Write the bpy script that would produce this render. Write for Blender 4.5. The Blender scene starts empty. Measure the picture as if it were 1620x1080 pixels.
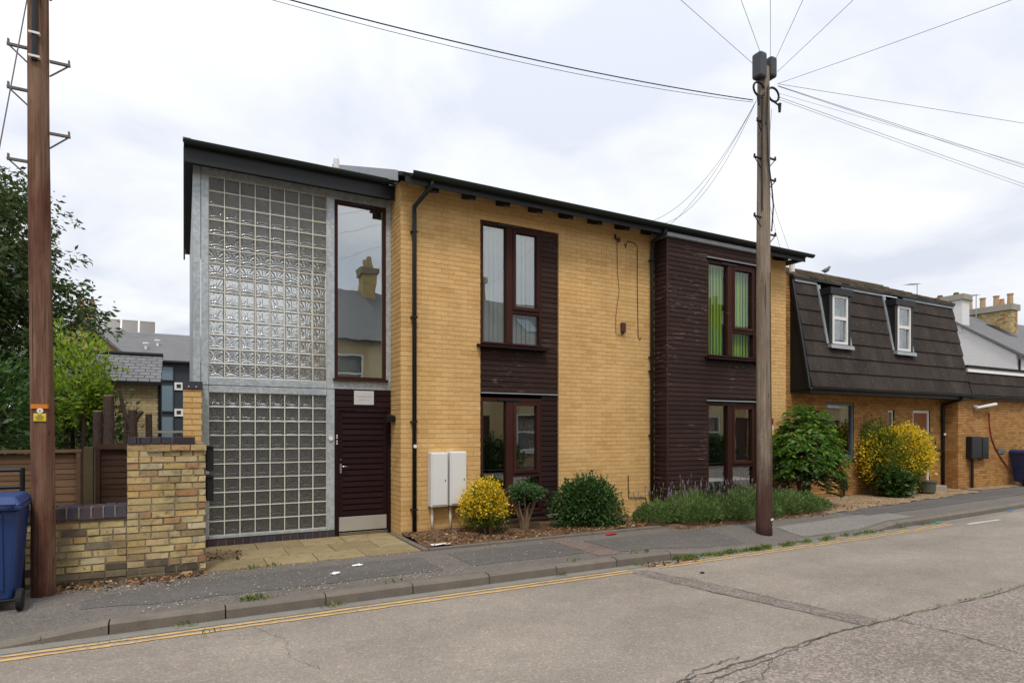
import bpy, math, random
import numpy as np
from mathutils import Vector, Matrix
random.seed(7); rng = np.random.default_rng(7)
R = math.radians
S = bpy.context.scene
COL = S.collection

# ------------------------------------------------------------------ camera
cam_d = bpy.data.cameras.new('camera'); cam = bpy.data.objects.new('camera', cam_d); COL.objects.link(cam)
cam.location = (0, 0, 1.65); cam.rotation_euler = (R(90), 0, -R(28.3))
cam_d.sensor_width = 36; cam_d.lens = 36 * 965 / 1620
cam_d.shift_y = 140 / 1620; cam_d.clip_start = .05; cam_d.clip_end = 2000
S.camera = cam

# ------------------------------------------------------------------ world: bright overcast sky, sun behind thin cloud
SUN_EL, SUN_AZ = R(58), R(205)      # azimuth measured from +Y towards +X
W = bpy.data.worlds.new('World'); S.world = W; W.use_nodes = True
wt = W.node_tree; wt.nodes.clear()
def wn(t, **k):
    n = wt.nodes.new(t)
    for a, b in k.items(): setattr(n, a, b)
    return n
def wl(a, b): wt.links.new(a, b)
sky = wn('ShaderNodeTexSky', sky_type='NISHITA', sun_disc=False, sun_elevation=SUN_EL, sun_rotation=SUN_AZ)
tc = wn('ShaderNodeTexCoord'); sep = wn('ShaderNodeSeparateXYZ'); wl(tc.outputs['Generated'], sep.inputs[0])
zc = wn('ShaderNodeMath', operation='MAXIMUM'); wl(sep.outputs[2], zc.inputs[0]); zc.inputs[1].default_value = 0
za = wn('ShaderNodeMath', operation='ADD'); wl(zc.outputs[0], za.inputs[0]); za.inputs[1].default_value = .22
dx = wn('ShaderNodeMath', operation='DIVIDE'); wl(sep.outputs[0], dx.inputs[0]); wl(za.outputs[0], dx.inputs[1])
dy = wn('ShaderNodeMath', operation='DIVIDE'); wl(sep.outputs[1], dy.inputs[0]); wl(za.outputs[0], dy.inputs[1])
cmb = wn('ShaderNodeCombineXYZ'); wl(dx.outputs[0], cmb.inputs[0]); wl(dy.outputs[0], cmb.inputs[1])
nz = wn('ShaderNodeTexNoise'); nz.inputs['Scale'].default_value = 1.5; nz.inputs['Detail'].default_value = 6; nz.inputs['Roughness'].default_value = .52
nz.inputs['Distortion'].default_value = .35; wl(cmb.outputs[0], nz.inputs['Vector'])
cr = wn('ShaderNodeValToRGB'); e = cr.color_ramp.elements
e[0].position = .38; e[0].color = (.76, .80, .89, 1); e[1].position = .64; e[1].color = (1.08, 1.08, 1.08, 1)
m1 = e.new(.47); m1.color = (.89, .915, .975, 1)
wl(nz.outputs[0], cr.inputs[0])
# overcast luminance: brighter towards the zenith
gr = wn('ShaderNodeMath', operation='MULTIPLY_ADD'); wl(zc.outputs[0], gr.inputs[0]); gr.inputs[1].default_value = .42; gr.inputs[2].default_value = .74
sc = wn('ShaderNodeVectorMath', operation='SCALE'); wl(cr.outputs[0], sc.inputs[0]); wl(gr.outputs[0], sc.inputs['Scale'])
s2 = wn('ShaderNodeVectorMath', operation='SCALE'); wl(sky.outputs[0], s2.inputs[0]); s2.inputs['Scale'].default_value = .10
mx = wn('ShaderNodeMix', data_type='RGBA'); mx.inputs[0].default_value = .9
wl(s2.outputs[0], mx.inputs[6]); wl(sc.outputs[0], mx.inputs[7])
bg = wn('ShaderNodeBackground'); bg.inputs[1].default_value = 1.0; wl(mx.outputs[2], bg.inputs[0])
wo = wn('ShaderNodeOutputWorld'); wl(bg.outputs[0], wo.inputs[0])

sun_d = bpy.data.lights.new('sun', 'SUN'); sun_d.energy = 1.5; sun_d.angle = R(13); sun_d.color = (1, .95, .87)
sun = bpy.data.objects.new('sun', sun_d); COL.objects.link(sun)
sd = Vector((math.sin(SUN_AZ) * math.cos(SUN_EL), math.cos(SUN_AZ) * math.cos(SUN_EL), math.sin(SUN_EL)))
sun.rotation_euler = sd.to_track_quat('Z', 'Y').to_euler(); sun.location = (0, 0, 30)

S.view_settings.view_transform = 'Standard'; S.view_settings.look = 'None'
S.view_settings.exposure = 0.32; S.view_settings.gamma = 1; S.view_settings.use_curve_mapping = False
S.render.engine = 'CYCLES'
S.cycles.max_bounces = 8; S.cycles.diffuse_bounces = 3; S.cycles.glossy_bounces = 4; S.cycles.transmission_bounces = 6
S.cycles.transparent_max_bounces = 12; S.cycles.caustics_reflective = False; S.cycles.caustics_refractive = False
S.cycles.use_denoising = True; S.cycles.sample_clamp_indirect = 6

# ------------------------------------------------------------------ materials
class NT:
    def __init__(s, name):
        s.m = bpy.data.materials.new(name); s.m.use_nodes = True; s.t = s.m.node_tree; s.t.nodes.clear()
    def n(s, t, **k):
        nd = s.t.nodes.new(t)
        for a, b in k.items(): setattr(nd, a, b)
        return nd
    def l(s, a, b): s.t.links.new(a, b)
    def val(s, sock, v):
        if isinstance(v, (int, float, tuple)): sock.default_value = v
        else: s.l(v, sock)
    def math(s, op, a, b=0, c=0, clamp=False):
        nd = s.n('ShaderNodeMath', operation=op, use_clamp=clamp)
        for i, v in enumerate((a, b, c)): s.val(nd.inputs[i], v)
        return nd.outputs[0]
    def pos(s, sx=1, sy=1, sz=1, obj=False):
        if obj: o = s.n('ShaderNodeTexCoord').outputs['Object']
        else: o = s.n('ShaderNodeNewGeometry').outputs['Position']
        mp = s.n('ShaderNodeMapping'); mp.inputs['Scale'].default_value = (sx, sy, sz); s.l(o, mp.inputs[0]); return mp.outputs[0]
    def noise(s, v, scale, detail=4, rough=.55, dist=0):
        nd = s.n('ShaderNodeTexNoise'); s.l(v, nd.inputs['Vector']); nd.inputs['Scale'].default_value = scale
        nd.inputs['Detail'].default_value = detail; nd.inputs['Roughness'].default_value = rough; nd.inputs['Distortion'].default_value = dist
        return nd.outputs[0]
    def ramp(s, f, stops, interp='LINEAR'):
        nd = s.n('ShaderNodeValToRGB'); s.l(f, nd.inputs[0]); el = nd.color_ramp.elements; nd.color_ramp.interpolation = interp
        while len(el) < len(stops): el.new(.5)
        for x, (p, c) in zip(el, stops): x.position = p; x.color = (*c, 1) if len(c) == 3 else c
        return nd.outputs[0]
    def mix(s, f, a, b, blend='MIX'):
        nd = s.n('ShaderNodeMix', data_type='RGBA', blend_type=blend); s.val(nd.inputs[0], f)
        for i, v in ((6, a), (7, b)):
            if isinstance(v, tuple): nd.inputs[i].default_value = (*v, 1) if len(v) == 3 else v
            else: s.l(v, nd.inputs[i])
        return nd.outputs[2]
    def scale(s, c, f):
        nd = s.n('ShaderNodeVectorMath', operation='SCALE'); s.val(nd.inputs[0], c); s.val(nd.inputs['Scale'], f); return nd.outputs[0]
    def rnd(s):
        a = s.n('ShaderNodeNewGeometry').outputs['Random Per Island']; b = s.n('ShaderNodeObjectInfo').outputs['Random']
        return s.math('FRACT', s.math('ADD', a, b))
    def bump(s, h, strength, dist=.01):
        nd = s.n('ShaderNodeBump'); s.l(h, nd.inputs['Height']); nd.inputs['Strength'].default_value = strength; nd.inputs['Distance'].default_value = dist
        return nd.outputs[0]
    def out(s, sh): s.l(sh, s.n('ShaderNodeOutputMaterial').inputs[0])
    def bsdf(s, col, rough=.7, metal=0, spec=.4, nrm=None, out=True, **k):
        b = s.n('ShaderNodeBsdfPrincipled'); s.val(b.inputs['Base Color'], (*col, 1) if isinstance(col, tuple) and len(col) == 3 else col)
        s.val(b.inputs['Roughness'], rough); b.inputs['Metallic'].default_value = metal; b.inputs['Specular IOR Level'].default_value = spec
        for a, v in k.items(): b.inputs[a].default_value = v
        if nrm is not None: s.l(nrm, b.inputs['Normal'])
        if out: s.out(b.outputs[0])
        return b.outputs[0]

def M(name, col, rough=.7, var=.15, vs=2.5, fine=.12, fs=45, bump=0, bd=.004, metal=0, spec=.35, ramp=None, st=(1, 1, 1), rv=0):
    """plain procedural surface: base colour (or a per-piece ramp), broad and fine variation, optional fine relief"""
    t = NT(name); p = t.pos(*st)
    a = t.noise(p, vs, 4); b = t.noise(p, fs, 3)
    c = t.ramp(t.rnd(), ramp) if ramp else (*col, 1)
    f = t.math('MULTIPLY', t.math('MULTIPLY_ADD', a, 2 * var, 1 - var), t.math('MULTIPLY_ADD', b, 2 * fine, 1 - fine))
    if rv: f = t.math('MULTIPLY', f, t.math('MULTIPLY_ADD', t.rnd(), 2 * rv, 1 - rv))
    rgb = c
    if not ramp:
        q = t.n('ShaderNodeRGB'); q.outputs[0].default_value = c; rgb = q.outputs[0]
    t.bsdf(t.scale(rgb, f), t.math('MULTIPLY_ADD', b, .16, rough - .08), metal, spec, t.bump(b, bump, bd) if bump else None)
    return t.m

def brick_mat(name, stops, dirt=.25, dirtcol=(.10, .085, .05), ds=9):
    t = NT(name); p = t.pos()
    c = t.ramp(t.rnd(), stops)
    a = t.noise(p, 1.3, 5, .6); b = t.noise(p, 55, 4, .6); d = t.noise(p, ds, 5, .7)
    c = t.scale(c, t.math('MULTIPLY', t.math('MULTIPLY_ADD', a, .26, .87), t.math('MULTIPLY_ADD', b, .5, .75)))
    c = t.scale(c, t.math('MULTIPLY_ADD', t.noise(t.pos(2.6, 2.6, .35), 1.5, 5, .65), .34, .83))
    f = t.math('MULTIPLY', t.math('MULTIPLY_ADD', d, 4, -2.0, clamp=True), dirt)
    if dirt > .5:
        sp = t.noise(p, 20, 5, .75); c = t.mix(t.math('MULTIPLY_ADD', sp, 7, -3.9, clamp=True), c, (.15, .12, .08)); c = t.mix(t.math('MULTIPLY_ADD', t.noise(t.pos(1.3, 1.3, 1.3), 2, 4, .7), 6, -3.5, clamp=True), c, (.20, .17, .125))
    c = t.mix(f, c, dirtcol)
    t.bsdf(c, .88, 0, .2, t.bump(b, .6, .004)); return t.m

BUFF = brick_mat('buff_brick', [(0, (.63, .385, .15)), (.3, (.685, .435, .178)), (.7, (.70, .455, .195)), (.93, (.655, .405, .16)), (1, (.595, .35, .13))], .15, (.48, .27, .10))
BUFF2 = brick_mat('ochre_brick', [(0, (.34, .165, .055)), (.4, (.44, .235, .082)), (.8, (.48, .27, .10)), (1, (.36, .15, .055))], .2, (.2, .09, .04))
OLD = brick_mat('stock_brick', [(0, (.50, .36, .14)), (.18, (.60, .48, .24)), (.34, (.48, .36, .17)), (.48, (.33, .24, .13)), (.60, (.58, .36, .14)), (.72, (.56, .48, .30)), (.86, (.42, .31, .15)), (.92, (.47, .22, .11)), (.95, (.12, .10, .085)), (1, (.55, .46, .24))], .8, (.085, .08, .055), 3.0)
BLUEB = brick_mat('blue_brick', [(0, (.045, .035, .045)), (.5, (.07, .05, .055)), (1, (.055, .055, .075))], .2, (.12, .1, .08))
MORTAR = M('mortar', (.55, .365, .165), .95, .15, 2, .2, 60)
MORTAR2 = M('mortar_brown', (.26, .15, .07), .95, .15, 2, .2, 60)
MORTAR_OLD = M('old_mortar', (.25, .205, .14), .95, .3, 4, .3, 40, .5, .008)

def timber_paint(name, base, chip, amount):
    t = NT(name); p = t.pos(1.2, 1.2, 16); q = t.pos(.8, .8, .8); g = t.pos(2, 2, 60)
    ch = t.noise(p, 3.2, 5, .7); mk = t.noise(q, 1.1, 2); gr_ = t.noise(g, 3, 3)
    f = t.math('MULTIPLY', t.math('MULTIPLY_ADD', ch, 14, -14 * amount, clamp=True), t.math('MULTIPLY_ADD', mk, 8, -3.9, clamp=True))
    c = t.scale(t.mix(t.noise(q, 2.3, 3), tuple(x * .75 for x in base), tuple(x * 1.3 for x in base)), t.math('MULTIPLY_ADD', gr_, .6, .7))
    c = t.scale(c, t.math('MULTIPLY_ADD', t.rnd(), .4, .8))
    t.bsdf(t.mix(f, c, chip), t.math('MULTIPLY_ADD', f, .3, .6), 0, .14, t.bump(gr_, .25, .003)); return t.m
CLAD = timber_paint('dark_stained_boards', (.037, .0195, .0155), (.34, .26, .21), .594)
CLADL = timber_paint('dark_clean_boards', (.022, .010, .0095), (.3, .25, .22), .66)
FRAME = timber_paint('brown_window_timber', (.044, .0155, .011), (.38, .30, .25), .66)
DOORM = timber_paint('door_boards', (.019, .007, .0075), (.3, .25, .2), .70)
BLACK = M('black_painted_metal', (.012, .013, .014), .45, .2, 3, .1)
BLACKW = M('black_roof_felt', (.016, .017, .018), .8, .25, 2, .2, 60)
GREENBLACK = M('dark_green_gutter', (.014, .024, .02), .5, .2, 3, .1)
ZINC = M('lead_flashing', (.34, .36, .38), .6, .25, 3, .15, 30, metal=.2)
WHITEP = M('white_paint', (.78, .77, .74), .5, .06, 2, .05)
CREAM = M('cream_plastic', (.72, .69, .60), .45, .06, 3, .05)
CABW = M('cabinet_white', (.74, .735, .72), .42, .05, 2, .04)
STEEL = M('kick_plate_steel', (.55, .54, .50), .38, .12, 5, .1, 60, metal=.5)
CHROME = M('bright_metal', (.6, .6, .6), .25, .05, metal=1)
GROUT = M('glass_block_grout', (.70, .68, .60), .8, .12, 3, .1)
PLASTER = M('interior_plaster', (.86, .855, .82), .9, .05)
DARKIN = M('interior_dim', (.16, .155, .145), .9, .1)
STONE = M('concrete_sill', (.34, .31, .25), .9, .2, 3, .2, 50)
t_ = NT('paving_flag'); p_ = t_.pos(); a_ = t_.noise(p_, 2.6, 6, .68); b_ = t_.noise(p_, 45, 4, .6); k_ = t_.noise(p_, 9, 5, .7)
c_ = t_.scale(t_.mix(a_, (.19, .145, .075), (.39, .31, .175)), t_.math('MULTIPLY', t_.math('MULTIPLY_ADD', b_, .6, .7), t_.math('MULTIPLY_ADD', t_.rnd(), .3, .85)))
c_ = t_.mix(t_.math('MULTIPLY_ADD', k_, 5, -2.7, clamp=True), c_, (.13, .10, .055)); t_.bsdf(c_, .93, 0, .2, t_.bump(b_, .4, .004)); FLAG = t_.m
KERBM = M('kerb_concrete', (.175, .15, .125), .9, .3, 5, .3, 70, .6, .006, rv=.08)
KERB2 = M('gutter_concrete', (.22, .205, .18), .9, .25, 4, .3, 70, .4, .004)
YELLOW = NT('road_yellow_paint')
_t = YELLOW; _p = _t.pos(); _n = _t.noise(_p, 26, 5, .7); _k = _t.noise(_p, 2.2, 3)
_f = _t.math('MULTIPLY', _t.math('MULTIPLY_ADD', _n, 9, -4.6, clamp=True), _t.math('MULTIPLY_ADD', _k, 5, -1.9, clamp=True))
_t.bsdf(_t.mix(_f, _t.scale(_t.mix(_k, (.60, .37, .13), (.62, .43, .19)), _t.math('MULTIPLY_ADD', _n, .4, .8)), (.19, .17, .15)), .85, 0, .2); YELLOW = YELLOW.m
WPAINT = M('road_white_paint', (.52, .51, .48), .85, .2, 5, .25, 60)

def asphalt(name, base, spread, red=0, agg=75, patch=.25):
    t = NT(name); p = t.pos()
    v = t.n('ShaderNodeTexVoronoi'); t.l(p, v.inputs['Vector']); v.inputs['Scale'].default_value = agg
    hv = t.n('ShaderNodeSeparateColor'); t.l(v.outputs['Color'], hv.inputs[0])
    b = t.noise(p, .55, 5, .6); c2 = t.noise(p, 5, 4, .65); fn = t.noise(p, 160, 2)
    st = t.pos(.25, 2.2, 1); tr = t.noise(st, .8, 3)
    c = t.ramp(hv.outputs[0], [(0, tuple(x * (1 - spread) for x in base)), (.55, base), (.9, tuple(x * (1 + spread) for x in base)), (1, (base[0] * 1.5 + red, base[1] * 1.45, base[2] * 1.4))])
    f = t.math('MULTIPLY', t.math('MULTIPLY_ADD', b, 2 * patch, 1 - patch), t.math('MULTIPLY_ADD', c2, .36, .82))
    f = t.math('MULTIPLY', f, t.math('MULTIPLY_ADD', tr, .44, .78))
    f = t.math('MULTIPLY', f, t.math('MULTIPLY_ADD', fn, .5, .75))
    t.bsdf(t.scale(c, f), .9, 0, .25, t.bump(hv.outputs[1], .5, .006)); return t.m
ROADM = asphalt('road_asphalt', (.266, .231, .195), .14, patch=.34)
ROADOLD = asphalt('old_road_asphalt', (.232, .2, .175), .34, .04, 60)
ROADPATCH = asphalt('road_trench_patch', (.20, .174, .152), .3, .03, 50)
PAVEM = asphalt('pavement_asphalt', (.158, .141, .126), .25, 0, 95)
PAVED = asphalt('pavement_dark_patch', (.126, .117, .109), .25, 0, 110)
PAVER = asphalt('pavement_red_patch', (.19, .145, .125), .3, .02, 90)
PAVEL = asphalt('pavement_light_patch', (.23, .213, .195), .28, 0, 100)
CRACK = M('crack_tar', (.10, .09, .078), .95, .3, 5, .3)
SOIL = M('bark_soil', (.16, .10, .06), .97, .4, 9, .4, 60, 1, .02)
GRAVEL = NT('pea_gravel'); _t = GRAVEL; _p = _t.pos(); _v = _t.n('ShaderNodeTexVoronoi'); _t.l(_p, _v.inputs['Vector']); _v.inputs['Scale'].default_value = 42
_h = _t.n('ShaderNodeSeparateColor'); _t.l(_v.outputs['Color'], _h.inputs[0])
_t.bsdf(_t.scale(_t.ramp(_h.outputs[0], [(0, (.16, .10, .055)), (.4, (.33, .22, .12)), (.8, (.42, .30, .18)), (1, (.55, .47, .36))]), _t.math('MULTIPLY_ADD', _t.noise(_p, 2, 4), .7, .65)), .95, 0, .2, _t.bump(_v.outputs['Distance'], 1, .02)); GRAVEL = GRAVEL.m
EARTH = M('yard_earth', (.12, .10, .07), .97, .3, 3, .3)

def galv():
    t = NT('galvanised_steel'); p = t.pos()
    v = t.n('ShaderNodeTexVoronoi'); t.l(p, v.inputs['Vector']); v.inputs['Scale'].default_value = 26
    h = t.n('ShaderNodeSeparateColor'); t.l(v.outputs['Color'], h.inputs[0])
    a = t.noise(p, 2.2, 5, .6); b = t.noise(t.pos(7, 7, .7), 2, 4, .6)
    c = t.scale(t.mix(a, (.36, .41, .44), (.53, .56, .57)), t.math('MULTIPLY', t.math('MULTIPLY_ADD', h.outputs[0], .3, .85), t.math('MULTIPLY_ADD', b, .36, .82)))
    t.bsdf(c, t.math('MULTIPLY_ADD', h.outputs[1], .2, .42), .35, .4); return t.m
GALV = galv()

def schlick(t, f0, nrm=None):
    lw = t.n('ShaderNodeLayerWeight'); lw.inputs[0].default_value = .5
    if nrm is not None: t.l(nrm, lw.inputs['Normal'])
    return t.math('MULTIPLY_ADD', t.math('POWER', lw.outputs['Facing'], 5), 1 - f0, f0)
def glass_pane(name, f0=.2, tint=(.93, .96, .95), wav=.015):
    t = NT(name); nm = t.bump(t.noise(t.pos(), 1.6, 2), wav, .05)
    g = t.n('ShaderNodeBsdfGlossy'); g.inputs['Roughness'].default_value = 0; g.inputs[0].default_value = (.97, .99, 1, 1); t.l(nm, g.inputs['Normal'])
    tr = t.n('ShaderNodeBsdfTransparent'); tr.inputs[0].default_value = (*tint, 1)
    mx_ = t.n('ShaderNodeMixShader'); t.l(schlick(t, f0), mx_.inputs[0]); t.l(tr.outputs[0], mx_.inputs[1]); t.l(g.outputs[0], mx_.inputs[2])
    t.out(mx_.outputs[0]); return t.m
GLASS = glass_pane('window_glass', .17); GLASSB = glass_pane('bay_window_glass', .05); GLASS2 = glass_pane('stair_window_glass', .34, (.75, .79, .77), .03); GLASSD = glass_pane('dim_window_glass', .06, (.97, .98, .98))

def glass_block():
    t = NT('patterned_glass_block'); p = t.pos(obj=True)
    sp = t.n('ShaderNodeSeparateXYZ'); t.l(p, sp.inputs[0]); x, z = sp.outputs[0], sp.outputs[2]
    # fern-like ripples fanning from the foot of each block
    ax = t.math('ABSOLUTE', x); zz = t.math('ADD', z, .05)
    nn = t.math('MULTIPLY_ADD', t.noise(p, 16, 2), 5, 0)
    ang = t.math('ARCTAN2', ax, t.math('ADD', zz, .005))
    w1 = t.math('SINE', t.math('ADD', t.math('MULTIPLY', ang, 13), nn))
    w2 = t.math('SINE', t.math('ADD', t.math('MULTIPLY_ADD', t.math('MULTIPLY', ax, ax), 500, t.math('MULTIPLY', z, 150)), nn))
    up = t.math('MULTIPLY_ADD', z, 28, .9, clamp=True)
    h = t.math('ADD', t.math('MULTIPLY', w1, up), t.math('MULTIPLY', w2, t.math('SUBTRACT', 1, up)))
    edge = t.math('MAXIMUM', ax, t.math('ABSOLUTE', z))
    inner = t.math('MULTIPLY_ADD', edge, -120, 10.2, clamp=True)
    nm = t.bump(t.math('MULTIPLY', h, inner), 1.0, .0027)
    rf = t.n('ShaderNodeBsdfRefraction'); rf.inputs[0].default_value = (1, 1, .985, 1); rf.inputs['Roughness'].default_value = .06; rf.inputs['IOR'].default_value = 1.3; t.l(nm, rf.inputs['Normal'])
    tr = t.n('ShaderNodeBsdfTranslucent'); tr.inputs[0].default_value = (.8, .8, .76, 1); t.l(nm, tr.inputs['Normal'])
    df = t.n('ShaderNodeBsdfDiffuse'); df.inputs[0].default_value = (.78, .77, .72, 1); t.l(nm, df.inputs['Normal'])
    gl = t.n('ShaderNodeBsdfGlossy'); gl.inputs['Roughness'].default_value = .06; t.l(nm, gl.inputs['Normal'])
    m0 = t.n('ShaderNodeMixShader'); m0.inputs[0].default_value = .5; t.l(tr.outputs[0], m0.inputs[1]); t.l(df.outputs[0], m0.inputs[2])
    m1_ = t.n('ShaderNodeMixShader'); m1_.inputs[0].default_value = .14; t.l(rf.outputs[0], m1_.inputs[1]); t.l(m0.outputs[0], m1_.inputs[2])
    m2 = t.n('ShaderNodeMixShader'); t.l(schlick(t, .06, nm), m2.inputs[0]); t.l(m1_.outputs[0], m2.inputs[1]); t.l(gl.outputs[0], m2.inputs[2])
    t.out(m2.outputs[0]); return t.m
GBLOCK = glass_block()

def wood_pole(name, a_, b_, dark, zfade):
    t = NT(name); q = t.pos(1, 1, 1)
    g = t.noise(t.pos(30, 30, .9), 1.5, 7, .7, .5); n2 = t.noise(t.pos(3, 3, .8), 1.4, 5, .65); k = t.noise(t.pos(12, 12, 4), 1.2, 3, .6); ck = t.noise(t.pos(45, 45, .55), 1.1, 4, .6)
    c = t.mix(t.math('MULTIPLY_ADD', n2, 2.4, -.7, clamp=True), a_, b_); c = t.scale(c, t.math('MULTIPLY_ADD', g, 2.5, -.25))
    c = t.mix(t.math('MULTIPLY_ADD', k, 12, -8.0, clamp=True), c, dark); c = t.mix(t.math('MULTIPLY_ADD', ck, 14, -8.6, clamp=True), c, dark)
    if zfade:
        sp = t.n('ShaderNodeSeparateXYZ'); t.l(q, sp.inputs[0])
        f = t.math('MULTIPLY_ADD', t.math('ADD', sp.outputs[2], t.math('MULTIPLY', n2, 3.2)), -.6, 2.2, clamp=True)
        c = t.mix(f, c, t.scale(t.mix(n2, (.055, .027, .022), (.12, .065, .05)), t.math('MULTIPLY_ADD', g, 1.6, .2)))
    t.bsdf(c, .85, 0, .2, t.bump(t.math('ADD', g, t.math('MULTIPLY', ck, .6)), .9, .012)); return t.m
POLE_L = wood_pole('creosoted_pole', (.115, .042, .027), (.24, .15, .10), (.03, .016, .013), False)
POLE_R = wood_pole('weathered_pole', (.17, .13, .095), (.30, .245, .185), (.05, .034, .025), True)
FENCEM = M('fence_boards', (.16, .092, .05), .9, .35, 3, .3, 30, .5, .006, st=(1, 1, 6), rv=.25)
FENCED = M('dark_fence_boards', (.06, .03, .018), .9, .4, 3, .3, 30, .5, .006, st=(1, 1, 6), rv=.2)
POSTM = M('green_stained_post', (.11, .085, .04), .9, .3, 4, .3)
BARKM = M('stump_bark', (.065, .042, .033), .95, .4, 6, .4, 40, 1, .02, st=(1, 1, .3))
CUT = M('cut_wood', (.5, .4, .28), .9)
TWIG = M('twig_bark', (.20, .13, .085), .9, .3, 8, .3, 50)
BINB = M('blue_bin_plastic', (.013, .042, .16), .42, .12, 3, .08, 60, spec=.5)
RUBBER = M('rubber', (.015, .015, .016), .8)
t_ = NT('concrete_roof_tile'); p_ = t_.pos(); n1_ = t_.noise(p_, 30, 5, .7); n3_ = t_.noise(p_, 1.2, 4, .6); n4_ = t_.noise(t_.pos(5, 5, .8), 2, 4, .6)
c_ = t_.scale(t_.mix(n3_, (.030, .0235, .021), (.064, .051, .043)), t_.math('MULTIPLY', t_.math('MULTIPLY_ADD', n1_, .9, .55), t_.math('MULTIPLY_ADD', t_.rnd(), .3, .85)))
c_ = t_.scale(c_, t_.math('MULTIPLY_ADD', n4_, .7, .65))
v_ = t_.n('ShaderNodeTexVoronoi'); t_.l(p_, v_.inputs['Vector']); v_.inputs['Scale'].default_value = 9
f_ = t_.math('MULTIPLY', t_.math('MULTIPLY_ADD', v_.outputs['Distance'], -14, 2.4, clamp=True), t_.math('MULTIPLY_ADD', n1_, 6, -3.0, clamp=True)); f2_ = t_.math('MULTIPLY_ADD', t_.noise(p_, 70, 3, .6), 14, -8.8, clamp=True)
c_ = t_.mix(t_.math('MAXIMUM', f_, t_.math('MULTIPLY', f2_, t_.math('MULTIPLY_ADD', n3_, 5, -2.2, clamp=True))), c_, (.36, .34, .31)); t_.bsdf(c_, .92, 0, .2, t_.bump(n1_, .7, .006)); TILE = t_.m
TILEM = M('mossy_roof_tile', (.10, .075, .05), .95, .6, 5, .7, 16, 1, .02, rv=.3)
SLATE = M('grey_slate', (.17, .17, .18), .7, .2, 2, .15, 30, rv=.12)
SLATE2 = M('far_slate', (.15, .15, .155), .8, .25, 1.5, .2, 12, st=(1, 1, 4))
LICHEN = M('lichen_spot', (.45, .44, .40), .95)
GREYWALL = M('dark_grey_cladding', (.035, .045, .058), .7, .08)
RENDERY = M('ochre_render', (.42, .30, .13), .9, .1)
WHITEWALL = M('whitewashed_brick', (.72, .71, .70), .8, .1, 2, .12, 20, .4, .01, st=(1, 1, 4))
POT = M('terracotta', (.42, .22, .11), .85, .15)
POTY = M('buff_chimney_pot', (.44, .31, .18), .85, .15)
SOLAR = M('solar_glass', (.05, .045, .045), .3, .1, spec=.5)
ORANGE = M('orange_label', (.62, .19, .02), .6, .05); YEL = M('yellow_label', (.72, .55, .05), .6, .05); RED = M('red_label', (.5, .03, .02), .5, .05)
INK = M('ink', (.05, .05, .05), .8, .05); INKG = M('faded_ink', (.30, .30, .30), .8, .05)
PLAQUE = M('plaque_metal', (.6, .6, .58), .45, .05, metal=.1)
DOORWOOD = M('varnished_door', (.27, .08, .018), .45, .25, 3, .25, 30, st=(6, 6, .6))
GREYFR = M('grey_window_frame', (.13, .155, .17), .45, .05)
GREENBL = NT('green_blind'); _t = GREENBL
_a = _t.bsdf((.34, .58, .05), .8, out=False); _b = _t.n('ShaderNodeBsdfTranslucent'); _b.inputs[0].default_value = (.36, .60, .05, 1)
_m = _t.n('ShaderNodeMixShader'); _m.inputs[0].default_value = .3; _t.l(_a, _m.inputs[1]); _t.l(_b.outputs[0], _m.inputs[2]); _t.out(_m.outputs[0]); GREENBL = GREENBL.m
WHITEBL = M('white_blind', (.33, .33, .30), .85, .08)
HOSE = M('red_hose', (.30, .05, .03), .6)
BROWNBOX = M('brown_plastic', (.075, .032, .022), .5)
LITW = M('white_paper', (.75, .75, .74), .8); LITR = M('red_wrapper', (.5, .03, .03), .4); LITG = M('green_wrapper', (.04, .35, .16), .4); LITB = M('blue_wrapper', (.07, .25, .55), .4)
CABLE = M('black_cable', (.02, .018, .02), .6); CABLEG = M('grey_cable', (.16, .155, .16), .7)
PURPLE = M('lavender_flower', (.17, .14, .18), .9, .2, rv=.3)

def leaf(name, stops, rough=.45, trans=.3, spec=.4):
    t = NT(name); c = t.ramp(t.rnd(), stops)
    c = t.scale(c, t.math('MULTIPLY_ADD', t.noise(t.pos(), 3.5, 3), .7, .65))
    b = t.bsdf(c, rough, 0, spec, out=False); tr = t.n('ShaderNodeBsdfTranslucent'); t.l(t.scale(c, 1.3), tr.inputs[0])
    m = t.n('ShaderNodeMixShader'); m.inputs[0].default_value = trans; t.l(b, m.inputs[1]); t.l(tr.outputs[0], m.inputs[2]); t.out(m.outputs[0]); return t.m
LF_YEW = leaf('evergreen_leaf', [(0, (.024, .05, .014)), (.5, (.05, .09, .022)), (.9, (.10, .13, .032)), (1, (.13, .09, .04))], .6)
LF_LAUREL = leaf('laurel_leaf', [(0, (.03, .08, .02)), (.6, (.06, .13, .032)), (1, (.12, .20, .045))], .35)
LF_BRIGHT = leaf('bright_leaf', [(0, (.11, .20, .015)), (.5, (.23, .36, .03)), (1, (.42, .50, .06))], .4, .4)
LF_GREEN = leaf('shrub_leaf', [(0, (.022, .06, .013)), (.6, (.045, .105, .022)), (1, (.10, .18, .04))], .4)
LF_EUG = leaf('euonymus_green', [(0, (.05, .10, .012)), (.6, (.12, .19, .02)), (1, (.27, .30, .03))], .4)
LF_EUY = leaf('euonymus_yellow', [(0, (.60, .45, .015)), (.5, (.80, .56, .02)), (1, (.84, .66, .09))], .5)
LF_MAH = leaf('pinnate_leaf', [(0, (.045, .13, .014)), (.5, (.10, .24, .022)), (.85, (.20, .34, .035)), (1, (.24, .20, .06))], .38, .3)
LF_MAHD = leaf('pinnate_old_leaf', [(0, (.015, .045, .010)), (.7, (.04, .085, .018)), (1, (.13, .12, .035))], .4, .25)
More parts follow.
